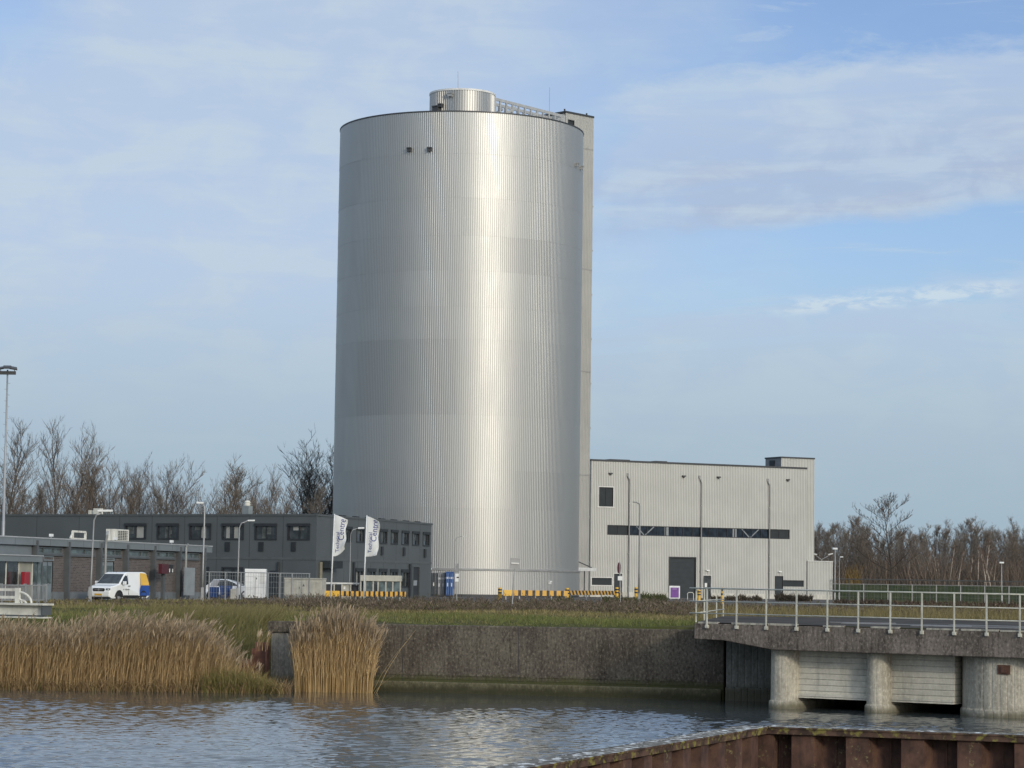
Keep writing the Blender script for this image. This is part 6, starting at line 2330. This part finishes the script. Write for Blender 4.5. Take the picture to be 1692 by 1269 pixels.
# dark bushy weeds by the hall plinth and bollards
for (pa, pb, Da_, Db_, cnt, hmax, ca, cb) in ((1285, 1345, 262, 285, 420, 1.0, (.03, .028, .018), (.075, .055, .04)), (1178, 1262, 262, 280, 300, .8, (.05, .042, .026), (.11, .085, .055)),
                                        (1062, 1104, 205, 240, 420, .9, (.045, .055, .018), (.09, .095, .035)), (1000, 1062, 195, 225, 320, .7, (.05, .06, .02), (.10, .10, .04)), (925, 950, 190, 205, 160, .7, (.04, .05, .018), (.08, .085, .03)),
                                        (1380, 1480, 225, 262, 350, .6, (.045, .034, .022), (.09, .065, .045)), (1480, 1760, 180, 262, 800, .6, (.055, .035, .025), (.12, .08, .055))):
    D = rng.uniform(Da_, Db_, cnt); x = view_x(rng.uniform(pa, pb, cnt), D); z = bank_np(x, D)
    sz_ = (.25 + 1.0 * blob(x, D, 1.1)) * rng.uniform(.5, 1.1, cnt)
    for rep in range(8):
        a = rng.uniform(0, 6.28, cnt); ll = np.stack([np.cos(a), np.sin(a)], 1) * rng.uniform(.2, .9, (cnt, 1))
        bb = np.stack([x, D, z + rng.uniform(0, .35, cnt) * hmax * sz_], 1)
        B.add(bb, rng.uniform(.25, .7, cnt) * hmax * sz_, ll, rng.uniform(.04, .09, cnt), cols(cnt, ca, cb, .3), (.7, 1, .2), 1.4)
tag(B.build('weeds', M_LEAF), kind='stuff')

# ================================================================== bare trees
def tree_mesh(seed, H, spread, stems, crown_from=.25, dense=1.0, col_t=(.10, .085, .07), col_w=(.13, .10, .075), up=.75, twig_w=.028, n1=13):
    """returns (limb mesh, twig mesh) for a leafless tree of height H"""
    rg = random.Random(seed)
    TR = MB(); tw = []

    def walk(p, d, L, r, lv, segs):
        pts = [p]; rs = [r]
        for k in range(segs):
            d = (d + Vector((rg.gauss(0, .05), rg.gauss(0, .05), rg.gauss(.05, .05)))).normalized()
            p = p + d * (L / segs)
            pts.append(p); rs.append(max(r * (1 - .8 * (k + 1) / segs), .008))
        TR.tube(pts, rs, 6 if lv == 0 else (4 if lv == 1 else 3), cap=False)
        return pts

    def at(pts, t):
        k = min(int(t * (len(pts) - 1)), len(pts) - 2); f = t * (len(pts) - 1) - k
        return pts[k].lerp(pts[k + 1], f), (pts[k + 1] - pts[k]).normalized()

    def twigs(pts, n, L):
        for _ in range(n):
            q, d = at(pts, rg.uniform(.15, 1.0))
            a = rg.uniform(0, 6.28)
            dd_ = (d * .9 + Vector((math.cos(a) * .6, math.sin(a) * .6, rg.uniform(.1, .9)))).normalized()
            l = L * rg.uniform(.5, 1.1)
            tw.append((q, dd_, l))
            for _ in range(2):
                qq = q + dd_ * l * rg.uniform(.3, .8)
                d2_ = (dd_ + Vector((rg.gauss(0, .4), rg.gauss(0, .4), rg.gauss(.25, .3)))).normalized()
                tw.append((qq, d2_, l * rg.uniform(.35, .7)))
    for s in range(stems):
        a0_ = rg.uniform(0, 6.28)
        tilt = 0.02 if stems == 1 else rg.uniform(.05, .22)
        d = Vector((math.cos(a0_) * tilt, math.sin(a0_) * tilt, 1)).normalized()
        Hs = H * (1 if s == 0 else rg.uniform(.72, .98))
        st = walk(Vector((rg.gauss(0, .12) if stems > 1 else 0, rg.gauss(0, .12) if stems > 1 else 0, -.2)), d, Hs * .93, H * .008 + .02, 0, 9)
        twigs(st[-5:], int(9 * dense), H * .08)
        for k in range(n1):
            t = crown_from + (1 - crown_from) * (k + rg.random()) / n1 * .97
            q, dl_ = at(st, t)
            az_ = k * 2.4 + rg.uniform(-.5, .5)
            d1 = (dl_ * up + Vector((math.cos(az_), math.sin(az_), 0)) * (1.25 - up)).normalized()
            L1 = spread * (1.12 - .62 * t) * rg.uniform(.65, 1.15)
            b1_ = walk(q, d1, L1, (H * .0035 + .008) * (1.2 - t * .7), 1, 5)
            for m in range(int(6 * dense)):
                q2, dl2 = at(b1_, rg.uniform(.2, .97))
                a2 = rg.uniform(0, 6.28)
                d2_ = (dl2 * .7 + Vector((math.cos(a2), math.sin(a2), rg.uniform(0, .8))) * .8).normalized()
                b2_ = walk(q2, d2_, L1 * rg.uniform(.3, .6), .014, 2, 3)
                twigs(b2_, int(5 * dense), H * .065)
            twigs(b1_, int(7 * dense), H * .07)
    # limb mesh
    def finish(V, Fc, cl, name):
        me = bpy.data.meshes.new(name); me.from_pydata(V, [], Fc)
        at_ = me.attributes.new('Col', 'FLOAT_COLOR', 'POINT')
        arr = np.ones((len(V), 4), np.float32); arr[:, :3] = cl
        at_.data.foreach_set('color', arr.ravel()); me.materials.append(M_BARK); me.update()
        return me
    nprng = np.random.default_rng(seed)
    cl = np.array(col_t)[None] * nprng.uniform(.8, 1.2, (len(TR.v), 1))
    limb = finish(TR.v, TR.f, cl, 'trunk')
    V = []; Fc = []; cw = []
    for (q, d, l) in tw:
        u = d.cross(Vector((rg.gauss(0, 1), rg.gauss(0, 1), rg.gauss(0, 1)))).normalized() * twig_w * .5
        i = len(V)
        V += [tuple(q - u), tuple(q + u), tuple(q + d * l * .6 + u * .7 + Vector((0, 0, l * .05))), tuple(q + d * l + Vector((0, 0, l * .12)))]
        Fc.append((i, i + 1, i + 2, i + 3))
        k_ = rg.uniform(.75, 1.3)
        cw += [[c * k_ for c in col_w]] * 4
    crown = finish(V, Fc, np.array(cw), 'crown')
    return limb, crown


def place_tree(name, label, meshes, x, y, z, sc, rot, group, sz=None):
    t = thing(name, label, 'tree', (x, y, z), rot, group)
    t.scale = (sc, sc, sz or sc)
    for nm, me in zip(('trunk', 'crown'), meshes):
        o = bpy.data.objects.new(nm, me); COL.objects.link(o); o.parent = t
    return t


GREY_T, GREY_W = (.10, .088, .076), (.15, .13, .11)
BRN_T, BRN_W = (.10, .082, .066), (.16, .128, .098)
kinds = {
    'fan': tree_mesh(21, 10, 3.6, 2, .18, 1.0, GREY_T, GREY_W, .92, .016, 16),
    'pair': tree_mesh(22, 10, 3.2, 3, .2, 1.0, BRN_T, BRN_W, .85, .02, 13),
    'round': tree_mesh(23, 10, 4.6, 2, .2, 1.25, GREY_T, GREY_W, .75, .02, 14),
    'bush': tree_mesh(24, 10, 5.2, 4, .08, 1.0, BRN_T, (.17, .132, .10), .7, .02, 11),
    'tall': tree_mesh(25, 10, 2.6, 1, .15, 1.3, GREY_T, GREY_W, .85, .02, 20),
    'multi': tree_mesh(26, 10, 3.8, 5, .25, 1.0, (.07, .062, .055), (.105, .092, .08), .9, .018, 13),
}
GL = 'bare trees behind the grey office block'
LOWL = 'low bare brown tree in the thicket above the grey office roof'
left_trees = [
    # px, top y, D, kind, width factor, label
    (2, 700, 250, 'fan', 1.15, 'tall bare tree behind the floodlight mast at the left edge'),
    (28, 772, 244, 'bush', 1.0, 'rounded dense brown bare tree right beside the floodlight mast'),
    (98, 704, 252, 'fan', .95, 'tallest airy fan-shaped bare tree above the grey office, its fine twigs open'),
    (73, 790, 248, 'tall', .8, 'thin bare tree just left of the tallest fan-shaped one'),
    (118, 775, 244, 'bush', .85, 'brown bushy bare tree at the foot of the tallest fan-shaped one'),
    (155, 738, 250, 'pair', 1.05, 'dense brown bare tree with several upright stems, second highest above the office windows'),
    (192, 762, 247, 'pair', .9, 'mid-height bare tree right of the dense upright brown one'),
    (228, 770, 252, 'round', .8, 'bare tree with curved spreading limbs above the second office window'),
    (258, 768, 250, 'round', .9, 'round-crowned bare tree with a gap of sky to its right, above the office'),
    (276, 792, 246, 'tall', .9, LOWL), (304, 808, 250, 'round', .8, LOWL), (318, 822, 254, 'bush', .7, LOWL),
    (360, 756, 252, 'tall', 1.35, 'pointed bare tree above the tall lamp post with its head to the left'),
    (384, 786, 246, 'pair', .95, 'darker bare tree just left of the office roof vent'),
    (424, 776, 252, 'fan', .75, 'slim pale bare tree just right of the office roof vent'),
    (444, 800, 246, 'pair', .8, LOWL), (468, 804, 252, 'bush', .75, LOWL), (340, 806, 250, 'bush', .75, LOWL),
    (520, 740, 300, 'multi', 1.2, 'large dark many-stemmed bare tree close against the left side of the silo'),
    (497, 792, 246, 'tall', .9, LOWL), (210, 806, 256, 'bush', .8, LOWL), (140, 806, 258, 'bush', .9, LOWL), (404, 812, 256, 'bush', .7, LOWL), (250, 818, 258, 'bush', .7, LOWL), (60, 808, 258, 'bush', .8, LOWL), (545, 780, 305, 'pair', .8, 'bare tree half hidden behind the left side of the silo'),
]
for i, (px_, ty, D_, kd, wf_, lb) in enumerate(left_trees):
    h = Z(px_, ty, D_)
    x_ = X(px_, D_, h * .6)
    place_tree('bare_tree', lb, kinds[kd], x_, D_, -.05, h / 10 * wf_ ** .5 if False else h / 10 * min(wf_, 1.3), i * 1.7, GL, h / 10 * .98)

# woodland on the right
WG = 'bare trees of the woodland on the right'
WL = 'bare grey-brown tree in the dense woodland behind the dark mesh fence'
fk = {
    'f1': tree_mesh(31, 10, 2.6, 1, .12, 1.35, (.12, .10, .085), (.175, .15, .125), .7, .026, 17),
    'f2': tree_mesh(32, 10, 3.2, 2, .12, 1.3, (.115, .098, .082), (.165, .138, .112), .75, .026, 13),
    'f3': tree_mesh(33, 10, 2.2, 1, .18, 1.4, (.13, .108, .09), (.185, .155, .128), .85, .026, 18),
    'f4': tree_mesh(34, 10, 4.0, 3, .05, 1.3, (.11, .088, .07), (.17, .135, .105), .6, .028, 11),
}
wr_ = random.Random(5)
skyl = [(1340, 868), (1358, 862), (1385, 868), (1402, 852), (1425, 868), (1440, 880), (1500, 872), (1520, 878), (1535, 864), (1558, 868), (1575, 880), (1590, 872), (1606, 854), (1620, 862), (1640, 872), (1655, 870), (1677, 864), (1692, 872), (1740, 866), (1800, 870), (1860, 868)]
for row, (D_, dn_, step) in enumerate(((372, 16, 17), (392, 6, 15), (412, 0, 14))):
    pxq = 1338 + row * 5
    while pxq < 1880:
        ty = np.interp(pxq, [s[0] for s in skyl], [s[1] for s in skyl]) + dn_ + wr_.uniform(-5, 8)
        Dd = D_ + wr_.uniform(-7, 7)
        gz = 1.9
        h = Z(pxq, ty, Dd) - gz
        kd = wr_.choice(['f1', 'f2', 'f3', 'f4'] if row == 0 else ['f1', 'f2', 'f3'])
        place_tree('woodland_tree', WL, fk[kd], X(pxq, Dd, 5), Dd, gz, h / 10 * wr_.uniform(.9, 1.15), wr_.uniform(0, 6.28), WG, h / 10)
        pxq += step * wr_.uniform(.8, 1.2)
# the big dark spreading tree in front
bt = tree_mesh(41, 10, 4.6, 1, .12, 1.15, (.055, .045, .038), (.095, .07, .052), .5, .04, 22)
D_ = 352; h = Z(1468, 822, D_) - 2
place_tree('old_tree', 'big dark spreading bare tree standing tallest in front of the woodland on the right', bt, X(1474, D_, 6), D_, 1.95, h / 10 * 1.05, .6, None, h / 10)
# pale birch stems
bir = tree_mesh(42, 10, 1.2, 1, .35, .8, (.44, .37, .30), (.15, .10, .075), .8, .03, 9)
BG = 'birches at the edge of the woodland'
BL = 'slender pale-barked birch at the edge of the woodland on the right'
for (px_, ty, tl) in ((1570, 898, .05), (1546, 905, -.10), (1551, 925, -.06), (1616, 900, .02), (1630, 890, .10), (1634, 905, .14), (1640, 912, .12), (1636, 930, .16), (1645, 925, .10), (1610, 915, .22), (1585, 910, .05)):
    D_ = 358 + wr_.uniform(-4, 4); h = Z(px_, ty, D_) - 2 + .6
    t = place_tree('birch_tree', BL, bir, X(px_ - tl * 30, D_, 2), D_, 1.9, h / 10 * 1.3, wr_.uniform(0, 6), BG, h / 10)
    t.rotation_euler[1] = tl * .45
# tangled scrub at the woodland's foot
B = Blades()
N = 15000
D = rng.uniform(356, 420, N); px = rng.uniform(1335, 1880, N); x = view_x(px, D); z = np.full(N, 1.8)
hh = rng.uniform(1.0, 5.5, N) * (.6 + .6 * blob(x, D, .35)); lean = rng.normal(0, .28, (N, 2))
cc = cols(N, (.10, .078, .06), (.19, .145, .11), .3)
och = (np.abs(px - 1413) < 14) & (D < 372); cc[och] = cols(int(och.sum()), (.15, .10, .035), (.26, .17, .06), .2); hh[och] = rng.uniform(1, 3.6, int(och.sum()))
B.add(np.stack([x, D, z], 1), hh, lean, rng.uniform(.05, .13, N), cc, (1, .8, .5, .2), 1.5)
tag(B.build('undergrowth', M_BARK), kind='stuff')
